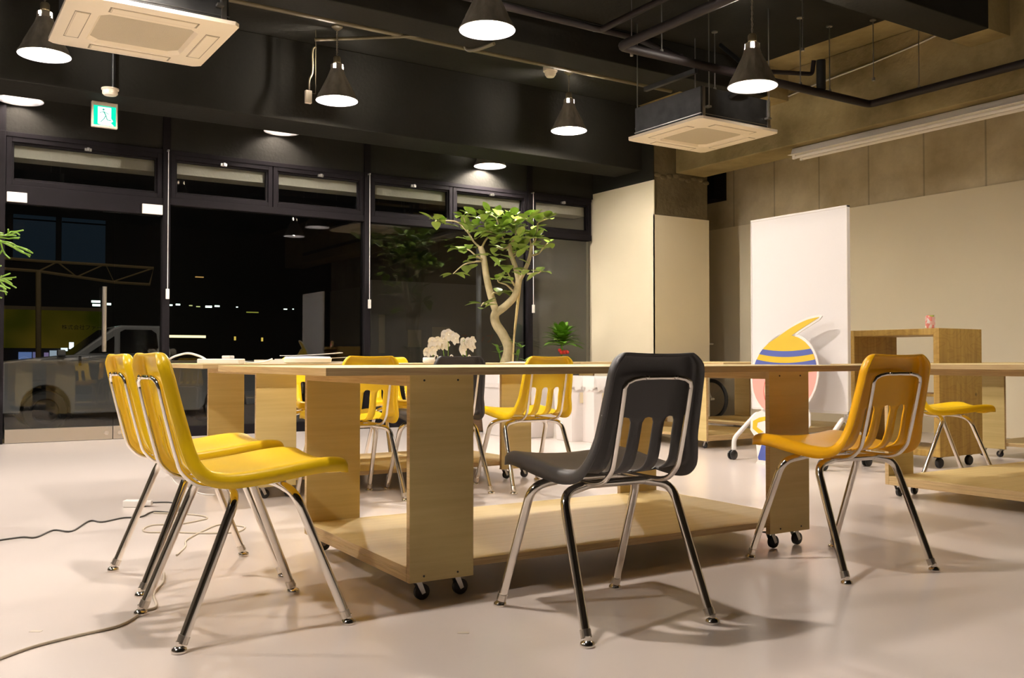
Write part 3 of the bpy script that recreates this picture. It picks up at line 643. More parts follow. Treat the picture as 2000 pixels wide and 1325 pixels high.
# ------------------------------------------------------------------ wooden shelf unit + can
t = thing('shelf_unit', 'open knotty plywood shelf unit on black castors against the right wall', 'shelf', (6.03, 3.87, 0))
D_, W_, H0, H1, T_ = .52, .74, .085, .985, .045
MB().box(0, 0, H0, D_, T_, H1).build('side_board', M['pine'], t, bevel=.002)
MB().box(0, W_ - T_, H0, D_, W_, H1).build('side_board', M['pine'], t, bevel=.002)
MB().box(.001, T_, H1 - T_, D_ - .001, W_ - T_, H1 - .0005).build('top_board', M['pine'], t, bevel=.002)
MB().box(.001, T_, H0 + .0005, D_ - .001, W_ - T_, H0 + T_).build('bottom_board', M['pine'], t, bevel=.002)
MB().box(.12, T_, .50, D_ - .12, W_ - T_, .52).build('middle_board', M['pine'], t)
for x in (.07, D_ - .09):
    for y in (.06, W_ - .07):
        c = MB().box(x - .025, y - .02, .075, x + .025, y + .02, .085).build('castor', M['rubber'], t)
        MB().lathe([(.001, -.016), (.03, -.016), (.036, -.01), (.036, .01), (.03, .016), (.001, .016)], 18, (x + .012, y, .037), 'y').build('wheel', M['rubber'], c, smooth=40)
p = on(2, .985, 1809, 637)
can = thing('drink_can', 'small pink orange and yellow drink can on top of the wooden shelf unit', 'can', (6.16, 4.02, .985))
cm, n, l, b = nt('can_print'); tc = n.new('ShaderNodeTexCoord'); v = n.new('ShaderNodeTexVoronoi'); v.inputs['Scale'].default_value = 38; l.new(tc.outputs['Object'], v.inputs[0])
cr = n.new('ShaderNodeValToRGB'); cr.color_ramp.interpolation = 'CONSTANT'
sp_ = n.new('ShaderNodeSeparateColor'); l.new(v.outputs['Color'], sp_.inputs[0]); l.new(sp_.outputs[0], cr.inputs[0])
for i, (ps, c_) in enumerate([(0, (.8, .72, .7)), (.3, (.75, .25, .22)), (.5, (.78, .42, .03)), (.65, (.8, .5, .45)), (.82, (.35, .45, .05))]):
    e = cr.color_ramp.elements[0] if i == 0 else cr.color_ramp.elements.new(ps); e.position = ps; e.color = (*c_, 1)
cr.color_ramp.elements[-1].color = (.7, .6, .55, 1)
l.new(cr.outputs[0], b.inputs['Base Color']); b.inputs['Roughness'].default_value = .3
MB().lathe([(.001, 0), (.025, 0), (.033, .008), (.033, .085), (.027, .097)], 24).build('body', cm, can, smooth=40)
MB().lathe([(.027, .097), (.028, .1), (.025, .097), (.001, .097)], 24).build('lid', M['steel'], can, smooth=40)

# ------------------------------------------------------------------ bins
def make_bin(label, loc, w, dpt, h, lid, rz=0):
    t = thing('waste_bin', label, 'bin', loc, rz, 'white waste bins by the column'); mb = MB()
    r = lambda s, z: [(-w / 2 * s, -dpt / 2 * s, z), (w / 2 * s, -dpt / 2 * s, z), (w / 2 * s, dpt / 2 * s, z), (-w / 2 * s, dpt / 2 * s, z)]
    vs = r(.82, 0) + r(1, h) + r(.95, h) + r(.78, .02)
    mb.add(vs, [(0, 1, 2, 3)] + [(i * 4 + k, i * 4 + (k + 1) % 4, (i + 1) * 4 + (k + 1) % 4, (i + 1) * 4 + k) for i in range(3) for k in range(4)] + [(12, 13, 14, 15)])
    mb.build('body', M['bin'], t, bevel=.012)
    if lid:
        m2 = MB(); q0 = r(1.06, h - .02) + r(1.06, h + .03) + r(.9, h + .15) + r(.6, h + .165)
        m2.add(q0, [(0, 3, 2, 1), (12, 13, 14, 15)] + [(i * 4 + k, i * 4 + (k + 1) % 4, (i + 1) * 4 + (k + 1) % 4, (i + 1) * 4 + k) for i in range(3) for k in range(4)])
        m2.build('lid', M['bin'], t, bevel=.01)
    else:
        bg = MB(); n_ = 48
        for j, (s, z) in enumerate(((1.0, h + .012), (1.04, h), (1.07, h - .05), (1.05, h - .11))):
            for k in range(n_):
                a_ = 2 * PI * k / n_; cx_, cy_ = math.cos(a_), math.sin(a_); q_ = max(abs(cx_), abs(cy_)); jz = (.018 * math.sin(k * 2.3) + .014 * math.sin(k * 5.1)) * (j > 1)
                bg.v.append((cx_ / q_ * w / 2 * s * (1 + .02 * math.sin(k * 3.7 + j)), cy_ / q_ * dpt / 2 * s * (1 + .03 * math.cos(k * 2.9 + j)), z + jz))
        for j in range(3):
            for k in range(n_): bg.f.append((j * n_ + k, j * n_ + (k + 1) % n_, (j + 1) * n_ + (k + 1) % n_, (j + 1) * n_ + k)); bg.m.append(0)
        bo = bg.build('bag', M['bag'], t, smooth=60)
        lt = MB(); flat(lt, [(-.02, h - .24), (.02, h - .24), (.02, h - .14), (-.02, h - .14)], -dpt / 2 * .985 - .004); lt.build('sticker', mat('sticker', (.72, .62, .42), .5), t)
    return t
b1 = atz(0, 1112, 858); make_bin('large white lidded bin with rounded corners, left of the two bagged bins', (b1.x - .16, b1.y + .46, 0), .42, .46, .58, True, -.1)
b2 = atz(0, 1134, 862); make_bin('tall narrow white bin with plastic bag, left one of the bagged pair', (b2.x - .01, b2.y + .12, 0), .215, .38, .60, False, -.15)
b3 = atz(0, 1170, 866); make_bin('tall narrow white bin with plastic bag, right one of the bagged pair', (b3.x + .06, b3.y + .15, 0), .215, .38, .60, False, -.15)
b4 = atz(0, 1050, 850); make_bin('low white bin partly hidden behind the yellow chair, leftmost of the bins', (b4.x - .26, b4.y + .25, 0), .34, .38, .50, True, 0)

# ------------------------------------------------------------------ tree in wooden planter
def leaf_mesh(mb, base, direc, up, L, Wd, droop=.15, n=5):
    d = Vector(direc).normalized(); s = d.cross(Vector(up))
    s = s.normalized() if s.length > 1e-3 else Vector((1, 0, 0)); nn = s.cross(d)
    vs = []
    for i in range(n + 1):
        t_ = i / n; w = Wd * (math.sin(PI * min(1, t_ * .94 + .04)) ** .75) / 2; c = Vector(base) + d * L * t_ - Vector((0, 0, 1)) * droop * L * t_ * t_
        vs += [c - s * w + nn * w * .25, c, c + s * w + nn * w * .25]
    fs = []
    for i in range(n):
        for k in (0, 1): fs.append((i * 3 + k, i * 3 + k + 1, i * 3 + k + 4, i * 3 + k + 3))
    mb.add(vs, fs)
TY = Vector((5.34, 8.62, 0))
tree = thing('indoor_tree', 'tall indoor tree with forked pale trunk and rounded glossy leaves by the window', 'tree', tuple(TY))
td = 10.16
def tp(x, y, dd=0): return atd(td + dd, x, y) - TY
wood_mb = MB()
def limb(pts, rr):
    q = smooth_path([tp(*p) for p in pts], 6); k = len(q); rr = (rr[0] * .86, rr[1] * .86); wood_mb.tube(q, [rr[0] + (rr[1] - rr[0]) * i / (k - 1) for i in range(k)], 10); return q
limb([(962, 772), (975, 735), (988, 705), (993, 680), (983, 655), (970, 635), (966, 620), (970, 608)], (.072, .055))
limb([(970, 612), (958, 575), (950, 540), (944, 500), (938, 482)], (.050, .036))
limb([(968, 612), (985, 600), (1003, 582), (1010, 565), (1014, 545)], (.052, .042))
limb([(1013, 550), (1006, 520), (998, 498), (995, 477)], (.036, .026))
limb([(1014, 548), (1025, 528), (1034, 505), (1038, 480)], (.034, .020))
br = [[(938, 484), (925, 472), (915, 455), (910, 440), (905, 425)], [(915, 455), (895, 435), (872, 431), (850, 432)], [(940, 486), (952, 465), (970, 460), (985, 455)], [(985, 470), (975, 458), (950, 452)], [(995, 480), (985, 486), (970, 484)], [(995, 478), (1006, 465), (1007, 448), (1005, 430)], [(998, 500), (1015, 488)], [(1000, 505), (1018, 490)],
      [(1038, 482), (1034, 462)], [(1036, 500), (1052, 495), (1062, 483), (1070, 475)], [(1030, 535), (1050, 534), (1056, 530)], [(945, 508), (930, 500), (915, 488), (900, 488)], [(944, 510), (925, 512), (905, 518), (885, 535)], [(1003, 570), (990, 557), (975, 552), (972, 548)], [(1005, 558), (995, 540), (992, 532)], [(1047, 466), (1050, 445), (1052, 435), (1068, 428)], [(1038, 482), (1045, 470), (1047, 466)], [(958, 580), (965, 572), (975, 574)], [(952, 596), (945, 592), (940, 598)], [(985, 455), (975, 440), (968, 425), (955, 420)], [(970, 460), (985, 445), (1000, 440)], [(1005, 432), (1015, 425), (1030, 428)]]
tips = []
for i, bl in enumerate(br):
    dd = [0] + [random.uniform(-.45, .45) * (k / len(bl)) for k in range(1, len(bl))]
    q = limb([(p[0], p[1], dd[k]) for k, p in enumerate(bl)], (.014, .006)); tips.append((q[-1], (q[-1] - q[-3]).normalized(), bl[-1])); tips.append((q[len(q) * 2 // 3], (q[-1] - q[0]).normalized(), bl[-1]))
wood_mb.build('trunk', M['bark'], tree, smooth=60)
lm = MB()
def cluster(c, dr, n, L=.165):
    for k in range(n):
        az = random.uniform(0, 2 * PI); el = random.uniform(-.25, .8)
        v = (Vector((math.cos(az) * math.cos(el), math.sin(az) * math.cos(el), math.sin(el))) + dr * .5).normalized()
        leaf_mesh(lm, c + v * .02, v, (0, 0, 1), L * random.uniform(.7, 1.1), L * .62, random.uniform(0, .4))
for c, dr, px_ in tips: cluster(c, dr, 4 if px_[1] < 500 else 2)
for i in range(30):
    x, y = random.uniform(895, 1040), random.uniform(420, 478)
    if abs(x - 968) / 75 + abs(y - 450) / 35 < 1.5: cluster(tp(x, y, random.uniform(-.35, .35)), Vector((0, 0, .6)), 3)
for x, y in ((935, 500), (955, 500), (975, 498), (910, 510), (930, 515), (990, 508), (1010, 505), (1045, 480), (1060, 490), (1000, 525), (985, 545), (978, 570), (945, 602), (1068, 420), (885, 535), (900, 495), (1020, 540), (865, 438)):
    cluster(tp(x, y, random.uniform(-.3, .3)), Vector((0, 0, -.3)), 2)
lm.build('foliage', M['leaf'], tree, smooth=60)
low_ = MB()
for x, y in ((975, 690), (1010, 695), (1018, 680), (1025, 705), (1008, 672), (972, 680)): 
    for k in range(3): leaf_mesh(low_, tp(x, y, random.uniform(-.1, .1)), (random.uniform(-1, 1), random.uniform(-.5, .5), .3), (0, 0, 1), .10, .04)
low_.tube([tp(1000, 740), tp(1010, 705), tp(1015, 685)], .005, 6).tube([tp(985, 740), tp(978, 705), tp(974, 685)], .005, 6).build('low_shoots', M['leaf2'], tree)
MB().tube([tp(998, 760, -.1), tp(1004, 660, -.03), tp(1016, 560, .02)], .011, 8).tube([tp(1000, 760, -.2), tp(1005, 640, -.1), tp(1012, 572, 0)], .008, 8).build('support_cane', M['ply'], tree, smooth=50)
pl = thing('wooden_planter', 'dark brown wooden planter box under the indoor tree', 'planter', (TY.x, TY.y + .12, 0), -.35)
q = MB()
for s in (-1, 1): q.box(-.30, s * .29 - .012, .01, .30, s * .29 + .012, .40); q.box(s * .29 - .012, -.277, .01, s * .29 + .012, .277, .40)
q.box(-.277, -.277, .02, .277, .277, .04); q.build('box', M['planter'], pl, bevel=.003)
MB().box(-.276, -.276, .30, .276, .276, .36).build('soil', M['soil'], pl)
# second plant
dp = Vector((6.66, 9.22, 0))
pt = thing('potted_plant', 'bushy leafy green plant with red flower low between tree and cream column', 'plant', tuple(dp))
MB().lathe([(.001, 0), (.14, 0), (.18, .55), (.165, .55), (.155, .48), (.001, .48)], 28).build('pot', M['white'], pt, smooth=40)
lm = MB()
for k in range(44):
    az = k * 2.4; el = .25 + 1.0 * (k / 44); v = Vector((math.cos(az) * math.cos(el), math.sin(az) * math.cos(el), math.sin(el)))
    leaf_mesh(lm, Vector((0, 0, .93 + .12 * (k / 44))), v, (0, 0, 1), random.uniform(.24, .34), .095, .35)
for k in range(7):
    az = k * .95; leaf_mesh(lm, Vector((-.04, 0, .76)), (math.cos(az), math.sin(az), .5), (0, 0, 1), .22, .07, .4)
lm.tube([(0, 0, .48), (0, 0, .95)], .014, 8).build('foliage', M['leaf2'], pt, smooth=60)
q = MB()
for k in range(9): q.sphere((-.05 + random.uniform(-.05, .05), -.08 + random.uniform(-.04, .02), .85 + random.uniform(-.03, .03)), .022, 5)
q.build('red_flower', M['red'], pt, smooth=60)
# pencil-stem plant at the left edge
pc = thing('pencil_plant', 'bright green thin-stemmed branching plant poking in at the left edge', 'plant', (.02, 4.75, 0))
MB().lathe([(.001, 0), (.16, 0), (.20, .45), (.185, .45), (.175, .40), (.001, .40)], 28).build('pot', M['white'], pc, smooth=40)
q = MB()
def grow(p, d, L, dep):
    e = p + d * L; mid = p + d * L * .5 + Vector((random.uniform(-1, 1), random.uniform(-1, 1), random.uniform(-.5, .8))) * L * .12
    q.tube(smooth_path([p, mid, e], 3), .0042 if dep > 2 else .0034, 6)
    if dep > 0:
        for k in range(2 if random.random() < .8 else 3):
            nd = (d + Vector((random.uniform(-1, 1), random.uniform(-1, 1), random.uniform(-.75, .55))) * .95).normalized(); grow(e, nd, L * random.uniform(.65, .9), dep - 1)
for k in range(12):
    az = 2 * PI * k / 12 + .2; el = random.uniform(.35, 1.2)
    grow(Vector((0, 0, 1.15 + random.uniform(-.12, .2))), Vector((math.cos(az) * math.cos(el), math.sin(az) * math.cos(el), math.sin(el) - .5)).normalized(), .14, 4)
for k in range(4): q.tube([(.02 * k - .03, 0, .38), (0, .02 * k - .03, 1.25)], .008, 6)
q.build('stems', M['stem'], pc, smooth=60)

# ------------------------------------------------------------------ things on the far table
def bz(x, y, z=.742): return atz(z, x, y)
pw = thing('power_strip', 'white power strip lying on the left corner of the far table', 'power strip', (1.43, 5.14, .742), -.95)
MB().box(-.14, -.028, 0, .14, .028, .028).build('case', M['white'], pw, bevel=.005)
q = MB()
for k in range(4): q.box(-.10 + k * .065, -.008, .0275, -.085 + k * .065, .008, .0285)
q.build('socket_slots', M['rubber'], pw)
MB().box(.02, -.02, .028, .075, .02, .045).build('plug', M['white'], pw, bevel=.004)
tag(MB().tube(smooth_path([(1.22, 5.45, .755), (1.24, 5.40, .78), (1.30, 5.34, .80), (1.35, 5.28, .785), (1.375, 5.235, .765)]), .006, 8).build('power_cable', M['white'], smooth=60), 'white cable arching from the power strip over the table corner', 'cable')
tag(MB().tube(smooth_path([(1.49, 5.05, .757), (1.55, 5.05, .749), (1.62, 5.09, .748), (1.68, 5.14, .756), (1.73, 5.19, .768)]), .005, 8).build('power_cable', M['white'], smooth=60), 'white cable running from the power strip to the paper stack', 'cable')
GPp = 'papers stacked on the far table'
def sheet(label, cx_, cy_, z, w, h, rz, t_=.004, lift=0):
    mb = MB(); n_ = 8; vs = []
    for s in (0, 1):
        for i in range(n_ + 1):
            for j in (0, 1):
                u = -w / 2 + w * i / n_; vs.append((u, -h / 2 + h * j, s * t_ + lift * (i / n_) ** 2))
    N = (n_ + 1) * 2; fs = []
    for i in range(n_):
        a_ = i * 2; fs += [(a_, a_ + 1, a_ + 3, a_ + 2), (N + a_, N + a_ + 2, N + a_ + 3, N + a_ + 1), (a_, a_ + 2, N + a_ + 2, N + a_), (a_ + 1, N + a_ + 1, N + a_ + 3, a_ + 3)]
    fs += [(0, N, N + 1, 1), (N - 2, N - 1, 2 * N - 1, 2 * N - 2)]
    mb.add(vs, fs); o = mb.build('paper_sheet', M['paper'], loc=(cx_, cy_, z)); o.rotation_euler = (0, 0, rz)
    return tag(o, label, 'paper', GPp)
sheet('thick white paper pad at the bottom of the stack, left side', 1.86, 5.36, .742, .34, .24, -.3, .022)
sheet('white booklet at the bottom of the stack, right side', 2.14, 5.36, .742, .32, .24, -.55, .012)
sheet('white sheet curling up at the top of the paper stack', 2.02, 5.33, .787, .34, .22, -.5, .003, .018)
sheet('white sheet under the curled top one', 2.04, 5.40, .765, .42, .22, -.35, .004, .012)
t = thing('oval_box', 'rounded white box between the papers on the far table', 'box', (1.93, 5.16, .742), -.4)
MB().lathe([(.001, 0), (.10, 0), (.115, .008), (.118, .03), (.108, .040), (.001, .042)], 32).build('body', M['white'], t, smooth=50); t.scale = (1.15, .7, 1)
# orchids in white holders
def orchid(label, loc, h, n):
    t = thing('orchid_arrangement', label, 'flowers', loc, random.uniform(-.3, .3), 'white orchids on the far table')
    MB().lathe([(.001, 0), (.036, 0), (.042, .01), (.040, .034), (.035, .038), (.03, .03), (.001, .03)], 24).build('pot', M['white'], t, smooth=50)
    MB().tube(smooth_path([(.040, 0, .008), (.06, 0, .02), (.066, 0, .045), (.052, 0, .052), (.039, 0, .032)]), .004, 8).build('pot_handle', M['white'], t, smooth=50)
    st = smooth_path([(0, 0, .04), (-.01, 0, h * .55), (.01, 0, h * .9), (.05, 0, h * .95), (.075, 0, h * .8)], 5)
    MB().tube(st, .0025, 6).tube([(.03, 0, .04), (.032, 0, h * .85)], .002, 6).build('stalk', M['stem'], t)
    for k in range(n):
        c = st[int(5 + (len(st) - 6) * k / max(1, n - 1))] + Vector((random.uniform(-.022, .022), random.uniform(-.03, .03), random.uniform(-.015, .012)))
        fb = MB(); tl = random.uniform(-.6, .6)
        for j in range(5):
            a_ = 2 * PI * j / 5 + tl; dr = Vector((math.cos(a_), -.35, math.sin(a_)))
            leaf_mesh(fb, c, dr, (0, 1, 0), .036, .034, .3, 4)
        fb.sphere(c + Vector((0, -.008, 0)), .006, 4)
        fb.build('blossom', M['petal'], t, smooth=60)
    return t
for (x, y, lab, h, n) in ((838, 711, 'short orchid with white blossoms in a cup, leftmost of the three', .15, 9), (872, 711, 'tallest white orchid, middle of the three on the far table', .21, 13), (905, 711, 'white orchid rising behind the black chair back, rightmost of the three', .165, 11)):
    q_ = on(1, 5.45, x, y); orchid(lab, (q_.x, 5.45 + .03 * ((x == 872)), .742), h, n)

# ------------------------------------------------------------------ cables on the floor
def fcable(name, label, pts, r, m): 
    return tag(MB().tube(smooth_path([atz(r, x, y) for x, y in pts], 6), r, 8).build(name, m, smooth=60), label, 'cable')
fcable('floor_cable', 'black cable wriggling across the floor from the left edge', [(-30, 1060), (40, 1050), (70, 1050), (105, 1036), (140, 1038), (175, 1018), (200, 1020), (240, 1012), (275, 1010), (300, 1000), (340, 1001), (350, 990), (335, 982), (300, 982), (278, 984)], .004, M['cordb'])
fcable('floor_cable', 'pale twin cable running from the lower left corner to the chair feet', [(-40, 1302), (60, 1265), (150, 1242), (235, 1222), (280, 1195), (305, 1185), (300, 1160), (318, 1138), (320, 1120)], .0045, M['cordw'])
fcable('floor_cable', 'pale loose cable coiled on the floor behind the yellow chairs', [(345, 1085), (362, 1068), (365, 1055), (400, 1036), (430, 1025), (470, 1028), (478, 1032), (460, 1040), (400, 1042), (340, 1040), (290, 1040), (280, 1034), (300, 1026), (350, 1024), (385, 1018), (405, 1012), (380, 1006), (300, 1002)], .0038, M['cordw'])
fcable('floor_cable', 'white cable hanging down behind the second yellow chair to the floor', [(330, 925), (345, 945), (372, 957), (395, 965), (420, 967)], .004, M['white'])
ex = thing('extension_socket', 'white extension socket block on the floor behind the yellow chairs', 'socket', tuple(atz(0, 264, 990)), -.5)
MB().box(-.055, -.03, 0, .055, .03, .035).build('case', M['white'], ex, bevel=.005)
MB().box(.05, -.018, .006, .085, .018, .03).build('plug', M['white'], ex, bevel=.004)
def tape(x, y, label):
    p = atz(0, x, y); o = MB().box(-.016, -.008, 0, .016, .008, .0006).build('tape_scrap', M['cordw'], loc=(p.x, p.y, .0005)); o.rotation_euler = (0, 0, -.6); tag(o, label, 'tape')
tape(905, 1237, 'tiny beige tape scrap on the floor in front of the near castors'); tape(70, 1234, 'tiny beige tape scrap on the floor at the lower left')

# ------------------------------------------------------------------ bicycle parked behind the column
bk = thing('bicycle', 'small-wheeled bicycle parked in the dark gap beside the column', 'bicycle', (8.62, 8.68, 0), .12)
for y in (0, .92):
    w = MB(); n_ = 40
    w.tube([(0, y + .235 * math.cos(2 * PI * k / n_), .26 + .235 * math.sin(2 * PI * k / n_)) for k in range(n_ + 1)], .024, 10, False); wo = w.build('tyre', M['rubber'], bk, smooth=60)
    sp2 = MB()
    for k in range(18): a_ = 2 * PI * k / 18; sp2.tube([(.0, y, .26), (0, y + .22 * math.cos(a_), .26 + .22 * math.sin(a_))], .0012, 4)
    sp2.lathe([(.001, -.04), (.02, -.04), (.02, .04), (.001, .04)], 12, (0, y, .26), 'x').build('spokes', M['steel'], wo)
MB().tube([(0, 0, .26), (0, .12, .50), (0, .16, .95)], .014, 8).tube([(0, .14, .55), (0, .50, .36), (0, .62, .80)], .018, 8).tube([(0, .5, .33), (0, .92, .26)], .012, 8).tube([(-.25, .17, .97), (.25, .17, .97)], .012, 8).build('frame', M['whitesteel'], bk, smooth=40)
MB().sphere((0, .63, .83), .09, 8, (.7, 1.3, .35)).build('saddle', M['rubber'], bk, smooth=60)

# ------------------------------------------------------------------ street outside
struct(box('ground_outside', M['asphalt'], -25, YW + .12, -.5, 35, 60, -.38))
struct(box('ground_step', M['conc'], X0, YW + .06, -.5, 12, YW + 1.0, -.03))
struct(box('wall_outside_head', mat('outdoor_concrete', (.82, .74, .60), .8, bump=.6, bscale=40), X0, YW + .055, 2.632, 7.4, YW + .30, 3.2))
struct(box('wall_outside_return', mat('outdoor_grey', (.30, .28, .29), .8, bump=.2, bscale=30), 7.15, YW + 1.1, -.38, 9.6, YW + 1.35, 4.2))
# neighbour's dark facade
dk = mat('dark_facade', (.018, .016, .015), .7)
bd = thing('building', 'dark building across the street with bluish upper windows', 'building', (3, 30, -.38))
MB().box(-18, 0, 0, 20, 6, 12).build('facade', dk, bd)
wm = emit('dusk_window', (.10, .17, .24), .055)
for x0, x1 in ((on(1, 30, 25, 500).x - 3, on(1, 30, 108, 500).x - 3), (on(1, 30, 120, 500).x - 3, on(1, 30, 205, 500).x - 3)):
    wo = MB().box(x0, -.05, 3.6 + .38, x1, 0, 4.9 + .38).build('window', wm, bd); MB().box(x0, -.09, 3.55 + .38, x1, -.05, 3.62 + .38).box(x0, -.09, 4.75 + .38, x1, -.05, 4.79 + .38).build('window_bar', M['frame'], wo)
# canopy truss and yellow-lit shop front
p0, p1 = on(1, 20, -60, 525), on(1, 20, 330, 563)
ca = thing('canopy_truss', 'thin lattice truss of an outdoor canopy beyond the glass door', 'canopy', (0, 20, 0))
cm2 = mat('truss_paint', (.30, .22, .10), .5)
ta = [on(1, 20, x, y) - Vector((0, 20, 0)) for x, y in ((-80, 497), (75, 510), (210, 518), (300, 524))]; tb = [on(1, 20, x, y) - Vector((0, 20, 0)) for x, y in ((-60, 520), (75, 530), (150, 541), (225, 552), (293, 556))]
q = MB().tube(ta, .03, 6).tube(tb, .03, 6)
zig = [(75, 530), (112, 512), (150, 541), (206, 516), (222, 550), (300, 524), (292, 556)]
q.tube([on(1, 20, *z) - Vector((0, 20, 0)) for z in zig], .018, 6)
q.tube([on(1, 20, 75, 530) - Vector((0, 20, 0)), on(1, 20, 75, 760) - Vector((0, 20, 0))], .05, 8).build('truss', cm2, ca)
sf = thing('shop_front', 'yellow-lit shop front with dark lettering beyond the parked truck', 'shop front', (0, 24, 0))
a_, b_ = on(1, 24, -150, 600), on(1, 24, 205, 681)
mm, n, l, b = nt('sign_yellow'); e = n.new('ShaderNodeEmission'); e.inputs[1].default_value = .10; tc = n.new('ShaderNodeTexCoord'); t_ = n.new('ShaderNodeTexNoise'); t_.inputs['Scale'].default_value = .7; l.new(tc.outputs['Object'], t_.inputs[0]); cr = n.new('ShaderNodeValToRGB'); cr.color_ramp.elements[0].color = (.12, .14, .005, 1); cr.color_ramp.elements[0].position = .35; cr.color_ramp.elements[1].color = (.55, .36, .03, 1); cr.color_ramp.elements[1].position = .65; l.new(t_.outputs[0], cr.inputs[0]); l.new(cr.outputs[0], e.inputs[0]); l.new(e.outputs[0], n['Material Output'].inputs[0])
MB().box(a_.x, 0, b_.z, b_.x, .4, a_.z).build('sign_panel', mm, sf)
MB().box(a_.x, -.05, a_.z, b_.x, .4, a_.z + .08).build('sign_rail', cm2, sf)
def text(s, size, loc, m, parent, name='lettering'):
    cu = bpy.data.curves.new(name, 'FONT'); cu.body = s; cu.size = size; cu.extrude = .003; cu.align_x = 'LEFT'; cu.materials.append(m)
    o = bpy.data.objects.new(name, cu); COL.objects.link(o); o.parent = parent; o.location = loc; o.rotation_euler = (PI / 2, 0, 0); return o
q_ = on(1, 23.98, 120, 643)
text('株式会社ファーム', .125, (q_.x, -.03, q_.z), M['rubber'], sf)
for x0, y0, x1, y1, c_, s_ in ((36, 688, 62, 703, (.18, .28, .6), .5), (64, 688, 76, 702, (.25, .25, .5), .45), (86, 689, 95, 700, (.4, .3, .55), .4), (97, 685, 118, 700, (.5, .6, .7), .55), (119, 680, 132, 686, (.8, .95, 1), 1.4), (135, 669, 144, 682, (.8, .95, 1), 1.6)):
    u, v = on(1, 23.9, x0, y1), on(1, 23.9, x1, y0)
    MB().box(u.x, -.12, u.z, v.x, -.08, v.z).build('lit_poster', emit('poster', c_, s_), sf)
u, v = on(1, 24.2, -150, 760), on(1, 24.2, 330, 681)
MB().box(u.x, .1, u.z, v.x, .3, v.z).build('dark_opening', dk, sf)
# far lights
GL = 'lit tubes seen through the glass'
for i, (x0, x1, y, h, c_, s_) in enumerate(((179, 196, 589, 4, (.75, 1, .85), 3), (181, 196, 596, 4, (.75, 1, .85), 3), (206, 217, 594, 4, (.75, 1, .85), 3), (328, 337, 596, 3, (.75, 1, .85), 2.5), (344, 352, 595, 3, (.8, 1, .9), 3), (370, 376, 597, 2, (.7, .7, .3), .8), (384, 391, 599, 2, (.7, .75, .3), .8), (402, 414, 599, 4, (.8, 1, .85), 3), (420, 429, 598, 3, (.8, 1, .85), 3), (555, 561, 604, 2, (.8, 1, .85), 2.5), (462, 465, 600, 2, (.8, 1, .85), 2), (572, 574, 604, 2, (.8, 1, .85), 1.6), (482, 505, 610, 2, (.5, .5, .08), .5), (328, 402, 657, 5, (1, .8, .4), 2.0), (232, 263, 657, 3, (1, .8, .4), .8), (458, 461, 661, 8, (.8, .55, .1), .9), (511, 514, 663, 8, (.8, .55, .1), .9), (382, 398, 541, 2, (.9, .5, .15), .5))):
    u, v = on(1, 28, x0, y + h / 2), on(1, 28, x1, y - h / 2); hz = u.z + (v.z - u.z if v.z > u.z else .04)
    o = MB().box(0, 0, 0, max(.03, v.x - u.x), .05, max(.03, h * 1830 ** -1 * 26)).build('street_light_tube', emit('far_light', c_, s_), loc=(u.x, 28, u.z)); tag(o, 'small distant light strip seen through the window glass in the dark street', 'light', GL)
# panels and posters on the neighbour's wall, downpipe
nb = thing('hoarding', 'dim grey neighbouring wall with posters behind the indoor tree', 'wall panel', (0, 13.2, -.38))
u, v = on(1, 13.2, 725, 700), on(1, 13.2, 1030, 562)
MB().box(u.x, 0, 0, v.x + .6, .1, v.z + .38).build('panel', mat('hoarding_grey', (.16, .145, .14), .8), nb)
pm = mat('poster_paper', (.30, .25, .18), .7)
for x0, y0, x1, y1 in ((797, 645, 823, 678), (740, 615, 752, 690), (845, 640, 880, 660)):
    a_, b_ = on(1, 13.18, x0, y1), on(1, 13.18, x1, y0); MB().box(a_.x, -.02, a_.z + .38, b_.x, -.005, b_.z + .38).build('poster', pm, nb)
a_ = on(1, 13.18, 898, 668); text('ストップ', .16, (a_.x, -.02, a_.z + .38), mat('poster_letters', (.30, .12, .08), .7), nb)
u = on(1, 10.4, 935, 600); dpp = MB().tube([(u.x, 10.4, -.38), (u.x, 10.4, 2.2)], .035, 12).build('downpipe', mat('pipe_grey', (.22, .22, .25), .5), smooth=50); tag(dpp, 'grey vertical downpipe outside, left of the tree trunk', 'pipe')
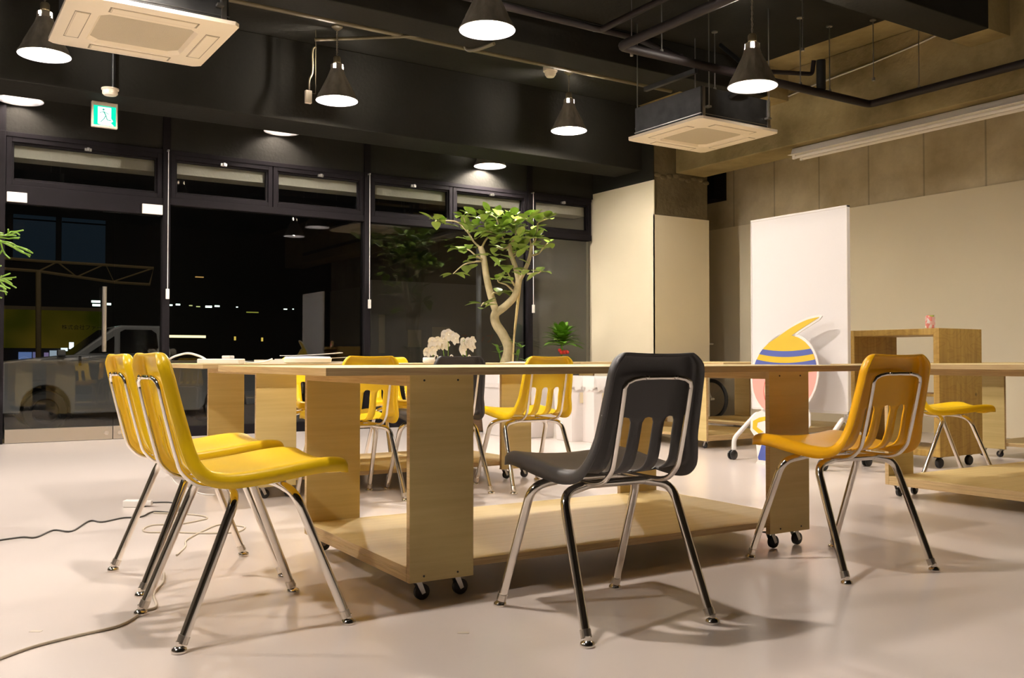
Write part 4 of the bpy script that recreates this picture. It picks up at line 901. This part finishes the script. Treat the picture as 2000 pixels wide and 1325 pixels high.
# outdoor trees (dark)
# pickup truck
tk = thing('pickup_truck', 'pale pickup truck parked outside the glass door, facing left', 'truck', (2.0, 16.4, -.38))
tp_ = mat('truck_paint', (.40, .41, .44), .35, coat=.4)
def arch(cx_, r, z0, n=12): return [(cx_ + r * math.cos(PI - PI * k / n), z0 + r * math.sin(PI - PI * k / n)) for k in range(n + 1)]
body = [(-1.65, .35)] + [(-.53, .30)] + arch(-.17, .36, .38) + [(.19, .28), (2.2, .28)] + arch(2.65, .36, .38) + [(3.02, .35), (3.5, .38), (3.5, 1.13), (1.72, 1.13), (1.72, 1.20), (.45, 1.22), (.22, 1.22), (-.5, 1.14), (-1.3, 1.02), (-1.6, .85)]
MB().prism(body, lambda u, v, w: (u, w, v), 0, 1.6).build('body', tp_, tk, bevel=.02)
cabp = [(.22, 1.20), (.82, 1.66), (.95, 1.71), (1.55, 1.71), (1.68, 1.64), (1.74, 1.20)]
MB().prism(cabp, lambda u, v, w: (u, w, v), .06, 1.54).build('cab', tp_, tk, bevel=.03)
gm = mat('truck_window', (.006, .007, .008), .08)
for poly in ([(.93, 1.25), (.93, 1.60), (1.0, 1.64), (1.42, 1.64), (1.50, 1.58), (1.54, 1.25)], [(.46, 1.25), (.84, 1.53), (.84, 1.25)]):
    MB().prism(poly, lambda u, v, w: (u, w, v), .045, .06).build('side_window', gm, tk)
MB().add([(.24, .15, 1.225), (.80, .15, 1.66), (.80, 1.45, 1.66), (.24, 1.45, 1.225)], [(0, 1, 2, 3)]).build('windscreen', gm, tk); 
for cx_ in (-.17, 2.65):
    for y in (.03, 1.38): MB().lathe([(.001, 0), (.18, 0), (.20, -.02), (.31, -.01), (.33, .02), (.33, .17), (.30, .2), (.001, .2)], 28, (cx_, y, .33), 'y').build('wheel', M['rubber'], tk, smooth=40)
MB().box(.30, -.012, 1.05, .34, .0, 1.20).box(.93, -.012, .98, 1.05, 0, 1.0).build('door_handle', M['rubber'], tk)
MB().box(-.02, -.10, 1.20, .10, .02, 1.30).build('wing_mirror', tp_, tk, bevel=.02)
MB().box(-1.62, -.005, .78, -1.45, .02, .86).build('indicator', mat('indicator', (.5, .12, .02), .3), tk)
# unseen fill lights added to brighten the street outside
def plight(name, loc, p, col, r=.15):
    L = bpy.data.lights.new(name, 'POINT'); L.energy = p; L.color = col; L.shadow_soft_size = r; o = bpy.data.objects.new(name, L); COL.objects.link(o); o.location = loc
plight('outdoor_fill', (1.5, 13.5, 5.0), 150, (1, .85, .65))
plight('outdoor_fill', (8.2, 13.8, 5.0), 50, (1, .9, .85))
W = bpy.data.worlds.new('world'); S.world = W; W.use_nodes = True
W.node_tree.nodes['Background'].inputs[0].default_value = (.012, .013, .018, 1); W.node_tree.nodes['Background'].inputs[1].default_value = .25
